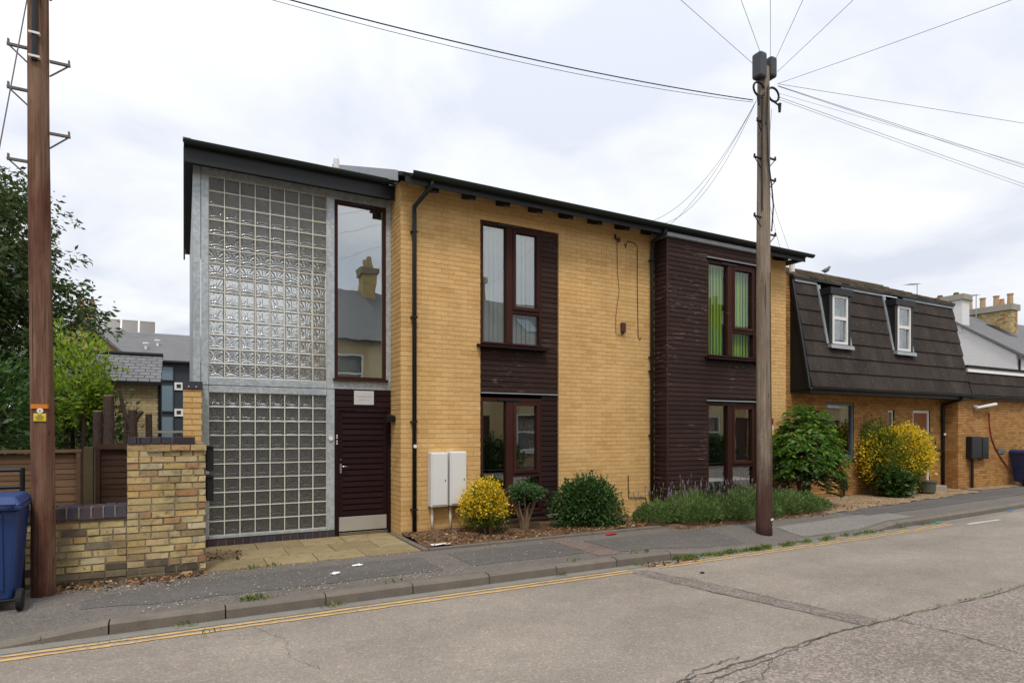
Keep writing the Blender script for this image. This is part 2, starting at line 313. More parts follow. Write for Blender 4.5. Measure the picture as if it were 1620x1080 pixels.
LF_NAN = leaf('small_shrub_leaf', [(0, (.04, .11, .035)), (.8, (.09, .19, .055)), (1, (.16, .14, .05))], .45)
LF_LAV = leaf('lavender_leaf', [(0, (.065, .12, .04)), (.5, (.135, .22, .062)), (1, (.25, .33, .11))], .7, .25, .2)
LF_GRASS = leaf('weed_leaf', [(0, (.07, .14, .02)), (.6, (.15, .24, .035)), (1, (.26, .26, .07))], .6)
LF_DEAD = leaf('dead_leaf', [(0, (.10, .05, .025)), (.4, (.20, .10, .045)), (.75, (.32, .18, .08)), (1, (.48, .36, .22))], .9, .1, .1)

# ------------------------------------------------------------------ mesh helpers
WLOC = {}
def wloc(o): return WLOC.get(o.name, Vector((0, 0, 0))) if o else Vector((0, 0, 0))
def link(o, parent, world):
    COL.objects.link(o); o.location = Vector(world) - wloc(parent)
    if parent: o.parent = parent
    WLOC[o.name] = Vector(world); return o
def thing(name, label, cat, loc=(0, 0, 0), group=None, kind=None):
    o = bpy.data.objects.new(name, None); o.empty_display_size = .2; link(o, None, loc)
    tag(o, label, cat, group, kind); return o
def tag(o, label=None, cat=None, group=None, kind=None):
    if label: o['label'] = label
    if cat: o['category'] = cat
    if group: o['group'] = group
    if kind: o['kind'] = kind
    return o
class MB:
    def __init__(s): s.v = []; s.f = []
    def add(s, v, f):
        b = len(s.v); s.v += [tuple(q) for q in v]; s.f += [tuple(i + b for i in q) for q in f]; return s
    def box(s, x0, x1, y0, y1, z0, z1):
        return s.add([(x0, y0, z0), (x1, y0, z0), (x1, y1, z0), (x0, y1, z0), (x0, y0, z1), (x1, y0, z1), (x1, y1, z1), (x0, y1, z1)],
                     [(3, 2, 1, 0), (4, 5, 6, 7), (0, 1, 5, 4), (1, 2, 6, 5), (2, 3, 7, 6), (3, 0, 4, 7)])
    def hexa(s, p):      # 8 corners: bottom 4 then top 4
        return s.add(p, [(3, 2, 1, 0), (4, 5, 6, 7), (0, 1, 5, 4), (1, 2, 6, 5), (2, 3, 7, 6), (3, 0, 4, 7)])
    def frame(s, x0, x1, z0, z1, w, y0, y1, wt_=None, wb=None):
        wt_ = wt_ or w; wb = wb or w
        s.box(x0, x0 + w, y0, y1, z0, z1); s.box(x1 - w, x1, y0, y1, z0, z1)
        s.box(x0 + w, x1 - w, y0, y1, z1 - wt_, z1); return s.box(x0 + w, x1 - w, y0, y1, z0, z0 + wb)
    def prism(s, poly, axis, a, b):   # poly in the two other axes
        n = len(poly)
        def P(u, v, w): return {'x': (w, u, v), 'y': (u, w, v), 'z': (u, v, w)}[axis]
        vs = [P(u, v, a) for u, v in poly] + [P(u, v, b) for u, v in poly]
        return s.add(vs, [tuple(range(n - 1, -1, -1)), tuple(range(n, 2 * n))] + [(i, (i + 1) % n, n + (i + 1) % n, n + i) for i in range(n)])
    def tube(s, pts, r, n=8, cap=True):
        pts = [Vector(p) for p in pts]; rs = r if isinstance(r, (list, tuple)) else [r] * len(pts); vs = []; fs = []
        up = Vector((0, 0, 1)); prev = None
        for i, p in enumerate(pts):
            d = (pts[min(i + 1, len(pts) - 1)] - pts[max(i - 1, 0)]).normalized()
            if prev is None:
                a = d.cross(up) if abs(d.dot(up)) < .95 else d.cross(Vector((1, 0, 0)))
            else: a = prev - d * prev.dot(d)
            a.normalize(); prev = a; b = d.cross(a)
            vs += [p + a * (rs[i] * math.cos(2 * math.pi * k / n)) + b * (rs[i] * math.sin(2 * math.pi * k / n)) for k in range(n)]
        for i in range(len(pts) - 1):
            fs += [(i * n + k, i * n + (k + 1) % n, (i + 1) * n + (k + 1) % n, (i + 1) * n + k) for k in range(n)]
        if cap: fs += [tuple(range(n - 1, -1, -1)), tuple((len(pts) - 1) * n + k for k in range(n))]
        return s.add(vs, fs)
    def lathe(s, prof, c, n=16):    # prof: (r, z)
        return s.tube([(c[0], c[1], c[2] + z) for r, z in prof], [r for r, z in prof], n)
    def build(s, name, mat, parent=None, smooth=False, bevel=0, **tags):
        v = np.array(s.v, dtype=float); c = (v.min(0) + v.max(0)) / 2
        if parent is None: c[2] = v[:, 2].min()
        me = bpy.data.meshes.new(name); me.from_pydata((v - c).tolist(), [], s.f); me.materials.append(mat)
        if smooth: me.polygons.foreach_set('use_smooth', [True] * len(me.polygons))
        me.update(); o = bpy.data.objects.new(name, me); link(o, parent, c)
        if bevel:
            m = o.modifiers.new('bevel', 'BEVEL'); m.width = bevel; m.segments = 2; m.limit_method = 'ANGLE'
        return tag(o, **tags)
def inst(name, me, parent, world):
    o = bpy.data.objects.new(name, me); return link(o, parent, world)
def box(name, mat, parent, *b, **k): return MB().box(*b).build(name, mat, parent, **k)
def sag(a, b, drop, n=14):
    a, b = Vector(a), Vector(b)
    return [a.lerp(b, i / n) + Vector((0, 0, -4 * drop * (i / n) * (1 - i / n))) for i in range(n + 1)]
def holes(x0, x1, z0, z1, ops):
    """rectangles that fill x0..x1, z0..z1 without the openings"""
    xs = sorted({x0, x1, *[min(max(v, x0), x1) for o in ops for v in o[:2]]}); zs = sorted({z0, z1, *[min(max(v, z0), z1) for o in ops for v in o[2:]]})
    out = []
    for xa, xb in zip(xs, xs[1:]):
        run = None
        for za, zb in zip(zs, zs[1:]):
            cx, cz = (xa + xb) / 2, (za + zb) / 2
            if any(o[0] < cx < o[1] and o[2] < cz < o[3] for o in ops):
                if run: out.append((xa, xb, *run)); run = None
            else: run = (run[0], zb) if run else (za, zb)
        if run: out.append((xa, xb, *run))
    return out
def brick_list(x0, x1, z0, z1, ops=(), L=.225, Hc=.075, j=.01, off=0., irregular=0, jv=None):
    jv = j if jv is None else jv
    out = []; k = 0; z = z0
    while z < z1 - .02:
        zt = min(z + Hc - j, z1); x = x0 - (L / 2 if k % 2 else 0) - off
        while x < x1:
            ln = L
            if irregular and random.random() < irregular: ln = L * random.choice((.52, .75, .52))
            a, b = max(x, x0), min(x + ln - jv, x1); segs = [(a, b)]
            for o in ops:
                if o[2] < (z + zt) / 2 < o[3]:
                    ns = []
                    for p, q in segs:
                        if q <= o[0] or p >= o[1]: ns.append((p, q)); continue
                        if p < o[0]: ns.append((p, o[0]))
                        if q > o[1]: ns.append((o[1], q))
                    segs = ns
            out += [(p, q, z, zt) for p, q in segs if q - p > .025]
            x += ln
        z += Hc; k += 1
    return out
BM = {}
def brick_mesh(l, d, h, mat, key=''):
    k = (round(l, 2), round(d, 3), round(h, 3), mat.name, key)
    if k not in BM:
        m = MB().box(-l / 2, l / 2, -d / 2, d / 2, -h / 2, h / 2)
        me = bpy.data.meshes.new('brick'); me.from_pydata(m.v, [], m.f); me.materials.append(mat); BM[k] = me
    return BM[k]
def lay_bricks(parent, lst, mat, yf, axis='y', depth=.05, jitter=.0015, limit=300, eye=(0, 0), rest_parent=None):
    """lst (a, b, z0, z1); on axis 'y' a..b run along X in the plane Y = yf facing -Y; on axis 'x' along Y in the plane X = yf facing -X"""
    def dist(q): m = (q[0] + q[1]) / 2; return (m - eye[0]) ** 2 + (yf - eye[1]) ** 2 + (q[2] - 1.65) ** 2 if axis == 'y' else (yf ** 2 + m ** 2)
    lst = sorted(lst, key=dist)
    for q in lst[:limit]:
        l, h = q[1] - q[0], q[3] - q[2]; m, z = (q[0] + q[1]) / 2, (q[2] + q[3]) / 2; d = random.uniform(-jitter, jitter)
        me = brick_mesh(l, depth, h, mat) if axis == 'y' else brick_mesh_x(depth, l, h, mat)
        inst('brick', me, parent, (m, yf + depth / 2 + d, z) if axis == 'y' else (yf + depth / 2 + d, m, z))
    if lst[limit:]:
        mb = MB()
        for q in lst[limit:]:
            d = random.uniform(-jitter, jitter)
            if axis == 'y': mb.box(q[0], q[1], yf + d, yf + depth, q[2], q[3])
            else: mb.box(yf + d, yf + depth, q[0], q[1], q[2], q[3])
        mb.build('brickwork', mat, rest_parent or parent, kind='stuff')
def brick_mesh_x(d, l, h, mat):
    k = ('x', round(l, 2), round(d, 3), round(h, 3), mat.name)
    if k not in BM:
        m = MB().box(-d / 2, d / 2, -l / 2, l / 2, -h / 2, h / 2)
        me = bpy.data.meshes.new('brick'); me.from_pydata(m.v, [], m.f); me.materials.append(mat); BM[k] = me
    return BM[k]
BDM = {}
def board(parent, x0, x1, z0, z1, y, mat, axis='y', t=.02):
    """one weatherboard: bottom edge proud, top edge tucked back"""
    k = (round(x1 - x0, 3), round(z1 - z0, 3), mat.name, axis, t)
    if k not in BDM:
        l, h = (x1 - x0) / 2, (z1 - z0) / 2
        pr_ = [(-t / 2 + .009, h), (-t / 2, -h + .012), (-t / 2 + .006, -h), (t / 2 + .004, -h), (t / 2 + .004, h)]
        m = MB(); m.prism(pr_, 'x', -l, l)
        if axis == 'x': m.v = [(a, b, c) for b, a, c in m.v]; m.f = [f[::-1] for f in m.f]
        me = bpy.data.meshes.new('board'); me.from_pydata(m.v, [], m.f); me.materials.append(mat); BDM[k] = me
    c = (x0 + x1) / 2
    inst('board', BDM[k], parent, (c, y + t / 2, (z0 + z1) / 2) if axis == 'y' else (y + t / 2, c, (z0 + z1) / 2))
def text(parent, body, size, mat, c, depth=.001, name='lettering', rotz=0):
    cu = bpy.data.curves.new('t', 'FONT'); cu.body = body; cu.size = size; cu.align_x = 'CENTER'; cu.align_y = 'CENTER'; cu.extrude = depth
    o = bpy.data.objects.new('t', cu); COL.objects.link(o); bpy.context.view_layer.update()
    me = bpy.data.meshes.new_from_object(o); bpy.data.objects.remove(o); me.materials.clear(); me.materials.append(mat)
    t = inst(name, me, parent, c); t.rotation_euler = (R(90), 0, rotz); return t

# leaves: numpy arrays -> one mesh of leaf-sized folded quads
def leaf_mesh(name, mat, parent, P, D, size, asp=.5, droop=0., jit=.5, **tags):
    """P (n,3) leaf bases, D (n,3) directions"""
    n = len(P); D = D + rng.normal(0, jit, (n, 3)); D[:, 2] -= droop
    D /= np.linalg.norm(D, axis=1)[:, None] + 1e-9
    U = rng.normal(0, 1, (n, 3)); U[:, 2] += .8; A = np.cross(D, U); A /= np.linalg.norm(A, axis=1)[:, None] + 1e-9
    N = np.cross(A, D); s = (size * rng.uniform(.45, 1.4, n))[:, None]
    v = np.empty((n, 4, 3)); v[:, 0] = P; v[:, 1] = P + D * s * .5 + A * s * asp * .5 + N * s * .08; v[:, 2] = P + D * s - N * s * .06; v[:, 3] = P + D * s * .5 - A * s * asp * .5 + N * s * .08
    v = v.reshape(-1, 3); c = (v.min(0) + v.max(0)) / 2
    if parent is None: c[2] = v[:, 2].min()
    me = bpy.data.meshes.new(name); me.vertices.add(4 * n); me.vertices.foreach_set('co', (v - c).ravel())
    me.loops.add(4 * n); me.loops.foreach_set('vertex_index', np.arange(4 * n)); me.polygons.add(n)
    me.polygons.foreach_set('loop_start', np.arange(0, 4 * n, 4)); me.polygons.foreach_set('loop_total', np.full(n, 4))
    me.update(calc_edges=True); me.materials.append(mat)
    o = bpy.data.objects.new(name, me); link(o, parent, c); return tag(o, **tags)
def sphere_dirs(n):
    d = rng.normal(0, 1, (n, 3)); return d / np.linalg.norm(d, axis=1)[:, None]
def lobed(c, r, n, lo=.55, seed=0, amp=.16, zmin=-1., k=16):
    """n cluster centres in the shell of an uneven ellipsoid"""
    g = np.random.default_rng(seed); lob = g.normal(0, 1, (k, 3)); lob /= np.linalg.norm(lob, axis=1)[:, None]; w = g.uniform(-1, 1, k)
    d = sphere_dirs(n * 3); d = d[d[:, 2] > zmin][:n]
    rr = np.clip(1 + amp * (np.maximum(d @ lob.T, 0) ** 6 * w * 2.6).sum(1), .55, 1.5)
    rad = rr * rng.uniform(lo ** 3, 1, len(d)) ** (1 / 3)
    return np.array(c) + d * rad[:, None] * np.array(r), d
def clusters(C, D, per, spread):
    P = np.repeat(C, per, 0) + rng.normal(0, spread, (len(C) * per, 3)); return P, np.repeat(D, per, 0)

# ================================================================== THE SETTING
def yk(x):   # front face of the kerb
    if x <= 6: return 6.25
    if x <= 17: return 6.25 + .0034 * (x - 6) ** 2
    return 6.25 + .0034 * 121 + .0748 * (x - 17)
def sst(a, b, x): t = min(max((x - a) / (b - a), 0), 1); return t * t * (3 - 2 * t)
def lst_(a, b, x): return min(max((x - a) / (b - a), 0), 1)
def drop(x): return max(1 - lst_(-1.47, -.56, x), lst_(5.81, 6.72, x) * (1 - lst_(10.36, 11.27, x)))
def ktop(x): return -.088 * drop(x)
def pz(x, y): return ktop(x) * (1 - sst(yk(x) + .15, yk(x) + .95, y))

def sheet(name, mat, poly, z, parent=None, kind='structure', hz=None):
    """flat polygon fan sheet (poly counter-clockwise)"""
    o = MB().add([(x, y, (hz(x, y) if hz else 0) + z) for x, y in poly], [tuple(range(len(poly)))]).build(name, mat, parent)
    if kind and parent is None: o['kind'] = kind
    return o
def strip(name, mat, xs, lo, hi, z, parent=None, kind='structure', ny=1, hz=None):
    m = MB(); vs = []; fs = []
    for x in xs:
        a, b = lo(x), hi(x)
        for j in range(ny + 1): y = a + (b - a) * j / ny; vs.append((x, y, z + (hz(x, y) if hz else 0)))
    n = ny + 1
    for i in range(len(xs) - 1):
        for j in range(ny): fs.append((i * n + j, (i + 1) * n + j, (i + 1) * n + j + 1, i * n + j + 1))
    o = m.add(vs, fs).build(name, mat, parent)
    if kind and parent is None: o['kind'] = kind
    return o
lin = lambda a, b, n: [a + (b - a) * i / n for i in range(n + 1)]
jig = lambda x, a, f, s=0: a * (math.sin(x * f + s) + .6 * math.sin(x * f * 2.7 + 2 * s + 1) + .4 * math.sin(x * f * 6.1 + s * 3))

sheet('ground', EARTH, [(-300, -300), (300, -300), (300, 300), (-300, 300)], -.16)
strip('road', ROADM, lin(-60, 90, 60), lambda x: -4.2, lambda x: yk(x) + .05, -.11)
# near lane with the older, redder surface; its edge wanders along the seam
strip('road_surface', ROADOLD, lin(1.5, 40, 220), lambda x: -4.2, lambda x: 3.30 + jig(x, .018, 5) + (0 if x > 5.6 else -.06 * (5.6 - x) * .5), -.106)
m = MB()   # trench reinstatement running across the far lane
ys = lin(3.33, 5.95, 26)
vs = [];
for y in ys:
    xc = 5.52 - (y - 3.33) * .2; wd = .14 + .02 * math.sin(y * 3); vs += [(xc - wd + jig(y, .012, 9), y, -.1065), (xc + wd + jig(y, .012, 8, 2), y, -.1065)]
m.add(vs, [(2 * i, 2 * i + 1, 2 * i + 3, 2 * i + 2) for i in range(len(ys) - 1)]).build('road_patch', ROADPATCH, kind='structure')
# tar-dark cracks along the seam
def crack(pts, w, n_sub=10, wander=.02, z=-.1005):
    m = MB(); vs = []
    P = []
    for (x0, y0), (x1, y1) in zip(pts, pts[1:]):
        for i in range(n_sub): t = i / n_sub; P.append((x0 + (x1 - x0) * t + random.uniform(-wander, wander), y0 + (y1 - y0) * t + random.uniform(-wander, wander)))
    P.append(pts[-1])
    for i, (x, y) in enumerate(P):
        a = P[max(i - 1, 0)]; b = P[min(i + 1, len(P) - 1)]; dx_, dy_ = b[0] - a[0], b[1] - a[1]; l = math.hypot(dx_, dy_) or 1
        ww = w * random.uniform(.3, 1.2); vs += [(x - dy_ / l * ww, y + dx_ / l * ww, z), (x + dy_ / l * ww, y - dx_ / l * ww, z)]
    return vs, [(2 * i, 2 * i + 1, 2 * i + 3, 2 * i + 2) for i in range(len(P) - 1)]
m = MB()
for pts, w in [([(2.6, 3.16), (3.4, 3.22), (4.1, 3.26), (4.7, 3.31), (5.4, 3.33)], .009), ([(5.4, 3.33), (6.2, 3.33), (7.4, 3.29), (9, 3.31), (12, 3.29)], .007), ([(2.9, 3.05), (3.5, 3.13), (4.2, 3.2), (4.75, 3.3)], .006),
               ([(5.8, 3.33), (5.86, 2.8), (5.80, 2.3), (5.7, 1.6)], .007), ([(3.1, 3.2), (3.2, 3.0), (3.6, 2.95), (4.0, 3.2)], .004), ([(5.66, 3.35), (5.5, 4.0), (5.3, 5.2), (5.1, 5.9)], .005), ([(5.38, 3.35), (5.2, 4.2), (5.0, 5.0), (4.85, 5.9)], .006),
               ([(.55, 5.9), (.75, 5.4), (.72, 5.0), (.9, 4.6)], .002), ([(.1, 5.8), (.5, 5.7), (.8, 5.75)], .002), ([(3.0, 3.12), (3.3, 3.3), (3.8, 3.33)], .006),]:
    m.add(*crack(pts, w))
m.build('road_crack', CRACK, kind='structure')
# double yellow lines, a little uneven, ending at the parking bays
for off, nm in ((.21, 0), (.31, 3)):
    strip('yellow_line', YELLOW, lin(-9, 4.9, 220), lambda x: yk(x) - off - .023 + jig(x, .006, 9, nm), lambda x: yk(x) - off + .019 + jig(x, .006, 11, nm + 5), -.1045)
    strip('yellow_line', YELLOW, lin(5.35, 12.6, 110), lambda x: yk(x) - off + .02 - .022 + jig(x, .005, 9, nm), lambda x: yk(x) - off + .02 + .018 + jig(x, .005, 11, nm + 5), -.1045)
for x0, x1, y in ((12.9, 14.1, 6.0), (15.0, 16.8, 5.75)):
    strip('bay_marking', WPAINT, lin(x0, x1, 8), lambda x: y - .04, lambda x: y + .04, -.1045)
strip('gutter_channel', KERB2, lin(-9, 40, 160), lambda x: yk(x) - .15 + jig(x, .006, 5), lambda x: yk(x) + .01, -.106)

# pavement with dropped crossings, and its patches
strip('pavement', PAVEM, lin(-12, -2, 10)[:-1] + lin(-2, 12, 200)[:-1] + lin(12, 45, 33), lambda x: yk(x) + .12, lambda x: 9.7, 0, ny=50, hz=pz)
strip('pavement_patch', PAVED, lin(-.85, 2.7, 50), lambda x: 6.72 + .25 * max(0, -.2 - x) + jig(x, .02, 4), lambda x: 7.55 + jig(x, .015, 3, 2) - .5 * max(0, -x - .1), .004, ny=14, hz=pz)
strip('pavement_patch', PAVED, lin(3.1, 4.75, 16), lambda x: 6.75 + jig(x, .015, 4), lambda x: 7.6, .004, hz=pz)
strip('pavement_patch', PAVER, lin(4.8, 5.18, 6), lambda x: 6.5, lambda x: 7.84, .005, hz=pz)
strip('pavement_patch', PAVED, lin(5.25, 7.6, 60), lambda x: 6.55 + jig(x, .015, 4), lambda x: 7.5, .004, ny=20, hz=pz)
strip('pavement_patch', PAVEL, lin(8.9, 12.3, 60), lambda x: yk(x) + .2, lambda x: 7.05 + .08 * (x - 9), .005, ny=20, hz=pz)
strip('pavement_patch', PAVED, lin(11.6, 26, 40), lambda x: yk(x) + .75 + jig(x, .02, 1.3), lambda x: 7.75 + .085 * (x - 12), .006, ny=2, hz=pz)

# kerb stones
kerb = thing('kerb', 'long concrete kerb dropping at the driveway on the left and by the pole', 'kerb', (0, 6.25, -.1), kind='structure')
x = -8.75
while x < 34:
    L = .91 if x < 14 else 1.82
    for _ in range(1):
        x1 = x + L - .012; w = .125; pts = []
        for xx in (x, x1):
            zt = ktop(xx) + random.uniform(-.003, .003); y0 = yk(xx); bev = .022
            pts.append([(xx, y0, -.2), (xx, y0 + .006, zt - bev), (xx, y0 + bev + .006, zt), (xx, y0 + w, zt + .003), (xx, y0 + w, -.2)])
        mb = MB(); mb.add(pts[0] + pts[1], [(4, 3, 2, 1, 0), (5, 6, 7, 8, 9)] + [(i, i + 1, i + 6, i + 5) for i in range(4)])
        mb.f = [f[::-1] for f in mb.f]; mb.build('kerb_stone', KERBM, kerb)
    x += L

# entrance flags
pav = thing('entrance_paving', 'yellowish concrete flags in front of the glass-block entrance', 'paving', (1.5, 8.7, 0), kind='structure')
rows = [(7.9, 8.42), (8.43, 9.0), (9.01, 9.56)]
for r_, (y0, y1) in enumerate(rows):
    xs = [.24 - .1, .62, 1.22, 1.82, 2.42, 2.86] if r_ % 2 else [.14, .9, 1.5, 2.1, 2.86]
    for a, b in zip(xs, xs[1:]):
        q = MB().box(a + .005, b - .005, y0, y1 - .006, -.03, .012 + random.uniform(0, .006)).build('paving_slab', FLAG, pav, bevel=.004)
box('edging_stone', KERBM, pav, 2.865, 2.95, 7.88, 9.05, -.05, .03, bevel=.006)

# planting bed and gravel strips
strip('planting_bed', SOIL, lin(2.96, 7.1, 60), lambda x: 7.93, lambda x: 9.13, .006, ny=12, hz=lambda x, y: -.02 + (.04 + .025 * math.sin(x * 7) * math.sin(y * 9)) * sst(7.93, 8.1, y) + .05 * sst(8, 9.1, y))
strip('planting_bed', SOIL, lin(7.1, 11.2, 50), lambda x: 7.48, lambda x: 9.13, .006, ny=12, hz=lambda x, y: -.02 + (.04 + .02 * math.sin(x * 7) * math.sin(y * 9)) * sst(7.48, 7.65, y) * sst(7.1, 7.4, x))
bedk = thing('bed_edging', 'thin concrete edging along the planting bed', 'edging', (5, 7.9, 0), kind='structure')
for a in (2.96, 3.87, 4.78, 5.69, 6.6):
    box('edging_stone', KERBM, bedk, a, min(a + .9, 7.1), 7.86, 7.925, -.05, .035, bevel=.006)
strip('gravel_strip', GRAVEL, lin(11.2, 18.9, 60), lambda x: 7.62 + .105 * (x - 11.2) + jig(x, .03, 3), lambda x: 9.55, .012, ny=8, hz=lambda x, y: .008 * math.sin(x * 9 + y * 7))
strip('gravel_strip', GRAVEL, lin(19.2, 26, 30), lambda x: 8.55 + .05 * (x - 19.2) + jig(x, .03, 3), lambda x: 9.2, .012)

# ================================================================== APARTMENT BUILDING
APT = thing('apartment_building', 'two-storey yellow brick flats with glass-block stair tower and dark timber panels', 'building', (7, 9.1, 0))
# openings in the brick front (x0, x1, z0, z1)
OPW = (4.308, 5.84, .17, 5.135)
BAYX0, BAYX1 = 8.03, 10.69
front_ops = [OPW, (BAYX0, BAYX1, -.2, 5.6)]
m = MB()
for a in holes(2.958, 11.85, -.1, 5.5, front_ops): m.box(a[0], a[1], 9.1045, 9.34, a[2], a[3])
wall = m.build('wall', MORTAR, APT)
fb = brick_list(2.95, 11.85, -.05, 5.5, front_ops, j=.0085, jv=.006)
lay_bricks(wall, fb, BUFF, 9.1, limit=270, eye=(1, 0), rest_parent=APT)
# return wall beside the door, its bricks, and the plain outer walls behind
ret = box('wall', MORTAR, APT, 2.958, 3.2, 9.342, 9.68, -.1, 5.5)
rb = brick_list(9.152, 9.66, -.05, 5.5)
lay_bricks(ret, [b for b in rb if b[2] < 1.0], BUFF, 2.95, axis='x', limit=30, rest_parent=APT)
lay_bricks(ret, [b for b in rb if b[2] >= 1.0], BUFF, 2.95, axis='x', limit=0, rest_parent=APT)
m = MB(); m.box(11.6, 11.848, 9.345, 17, -.1, 5.5); m.box(2.96, 11.848, 17.0, 17.2, -.1, 5.5); m.box(2.96, 3.15, 9.7, 16.99, -.1, 5.5)
m.prism([(9.3, 5.5), (17.2, 5.5), (13.2, 7.08)], 'x', 11.6, 11.848)
m.build('wall', MORTAR, APT)
lay_bricks(APT, brick_list(9.152, 9.6, -.05, 5.5), BUFF, 11.80, axis='x', limit=0)

# main roof: two slopes, gable boarding above the tower roof, rafter feet, gutter
def roof_z(y): return 5.46 + (y - 8.75) * .4
m = MB()
m.hexa([(2.85, 8.72, 5.42), (12.02, 8.72, 5.42), (12.02, 13.2, 7.20), (2.85, 13.2, 7.20), (2.85, 8.70, 5.47), (12.02, 8.70, 5.47), (12.02, 13.2, 7.27), (2.85, 13.2, 7.27)])
m.hexa([(2.85, 13.2, 7.20), (12.02, 13.2, 7.20), (12.02, 17.6, 5.42), (2.85, 17.6, 5.42), (2.85, 13.2, 7.27), (12.02, 13.2, 7.27), (12.02, 17.6, 5.47), (2.85, 17.6, 5.47)])
roof = m.build('roof', BLACKW, APT)
MB().prism([(9.2, 5.5), (13.2, 7.1), (17, 5.5)], 'x', 2.90, 2.955).build('gable_boarding', ZINC, roof)
m = MB(); m.hexa([(2.80, 8.9, 5.40), (2.845, 8.9, 5.40), (2.845, 13.3, 7.15), (2.80, 13.3, 7.15), (2.80, 8.9, 5.56), (2.845, 8.9, 5.56), (2.845, 13.3, 7.33), (2.80, 13.3, 7.33)])
m.build('barge_board', ZINC, roof)
x = 3.35
while x < 11.8:
    MB().hexa([(x, 8.79, 5.285), (x + .11, 8.79, 5.285), (x + .11, 9.12, 5.40), (x, 9.12, 5.40), (x, 8.79, 5.425), (x + .11, 8.79, 5.425), (x + .11, 9.12, 5.54), (x, 9.12, 5.54)]).build('rafter_foot', BLACK, APT)
    x += .62
m = MB()
n = 10; arc = [(-.062 * math.cos(math.pi * k / n), -.062 * math.sin(math.pi * k / n)) for k in range(n + 1)]
arc2 = [(-.056 * math.cos(math.pi * k / n), -.056 * math.sin(math.pi * k / n)) for k in range(n, -1, -1)]
def gutter(x0, x1, y, z, mat, parent, r=1.):
    return MB().prism([(y + a * r, z + b * r) for a, b in arc + arc2], 'x', x0, x1).build('gutter', mat, parent, smooth=False)
gutter(2.98, 12.16, 8.655, 5.478, GREENBLACK, APT)
box('soffit', BLACK, APT, 2.9, 12.0, 8.72, 8.74, 5.33, 5.418)
box('fascia', BLACK, APT, 11.855, 12.02, 8.75, 13.2, 5.36, 5.417)

# downpipes
def downpipe(x, y, zt, zb, dxo, top, mat=BLACK, r=.035, br=(), parent=None, name='downpipe'):
    d = MB().tube([top, (top[0] + .0, top[1] + .02, top[2] - .08), (x, y, zt + .06), (x, y, zt - .1), (x, y, zb)], r, 10).build(name, mat, parent or APT, smooth=True)
    for z in br: MB().box(x - .052, x + .042, y - .037, y + .055, z - .012, z + .012).build('bracket', mat, d)
    return d
dp1 = downpipe(3.15, 9.04, 5.05, .03, 0, (3.30, 8.67, 5.41), br=(4.72, 3.4, 1.78, .42))
MB().tube([(3.15, 9.0, 1.40), (3.15, 9.012, 1.40)], .028, 12).build('white_disc', WHITEP, dp1)
downpipe(7.93, 9.045, 5.2, .1, 0, (7.93, 8.68, 5.40), br=(4.9, 3.05, 2.78, 1.55, .45))

# ---- dark panel with the two left windows
def window(parent, x0, x1, z0, z1, y, mull, trans, fmat=FRAME, gmat=GLASS, sill=True, fw=.05, head_vent=True, name='window', low_sill=False):
    """fixed light on the left, opening sash over a low fixed light on the right"""
    w = MB().frame(x0, x1, z0, z1, fw, y, y + .09, fw * 1.3, .03).build(name, fmat, parent, bevel=.003)
    m0, m1 = mull
    box('mullion', fmat, w, m0, m1, y - .006, y + .08, z0 + .03, z1 - fw * 1.3)
    box('transom', fmat, w, m1, x1 - fw, y - .002, y + .08, trans - .03, trans + .03)
    MB().frame(m1 + .004, x1 - fw - .004, trans + .034, z1 - fw * 1.3 - .004, .055, y - .02, y + .06).build('sash', fmat, w, bevel=.003)
    for a in ((x0 + fw, m0, z0 + .03, z1 - fw * 1.3, y + .05), (m1 + .055, x1 - fw - .055, trans + .088, z1 - fw * 1.3 - .056, y + .03), (m1, x1 - fw, z0 + .03, trans - .03, y + .05)):
        box('pane', gmat, w, a[0], a[1], a[4], a[4] + .004, a[2], a[3])
    if head_vent: box('trickle_vent', BLACK, w, m0 - .17, m0 + .24, y - .018, y - .001, z1 - .05, z1 - .018)
    if sill: MB().hexa([(x0 - .08, y - .13, z0 - .075), (x1 + .07, y - .13, z0 - .075), (x1 + .07, y + .06, z0 - .075), (x0 - .08, y + .06, z0 - .075), (x0 - .08, y - .13, z0 - .035), (x1 + .07, y - .13, z0 - .035), (x1 + .07, y + .06, z0 - .004), (x0 - .08, y + .06, z0 - .004)]).build('sill', DOORM, w)
    return w
PY = 9.118
window(APT, 4.32, 5.50, 3.09, 5.128, PY, (4.80, 4.92), 3.66)
window(APT, 4.32, 5.50, .26, 2.192, PY, (4.80, 4.93), .88)
panel = MB().box(5.505, 5.832, 9.15, 9.2, .2, 5.13).box(4.315, 5.504, 9.15, 9.2, 2.26, 3.01).build('timber_panel', BLACK, APT)
z = 2.285; HB = .0885
k = 0
zz = [2.285 + HB * i for i in range(33)]
for z in zz:
    if z + HB > 5.14: continue
    if z + HB < 3.03: board(panel, 4.318, 5.832, z, z + HB - .004, 9.125, CLAD)
    elif z < 2.99: board(panel, 4.318, 5.832, z, z + HB - .004, 9.125, CLAD)
    else: board(panel, 5.506, 5.832, z, z + HB - .004, 9.125, CLAD)
for i in range(23):
    z = .215 + HB * i
    if z + HB < 2.27: board(panel, 5.506, 5.832, z, z + HB - .004, 9.125, CLADL)
box('flashing', ZINC, panel, 4.32, 5.832, 9.104, 9.124, 2.262, 2.279)
box('concrete_sill', ZINC, APT, 4.3, 5.85, 9.03, 9.16, .13, .168)

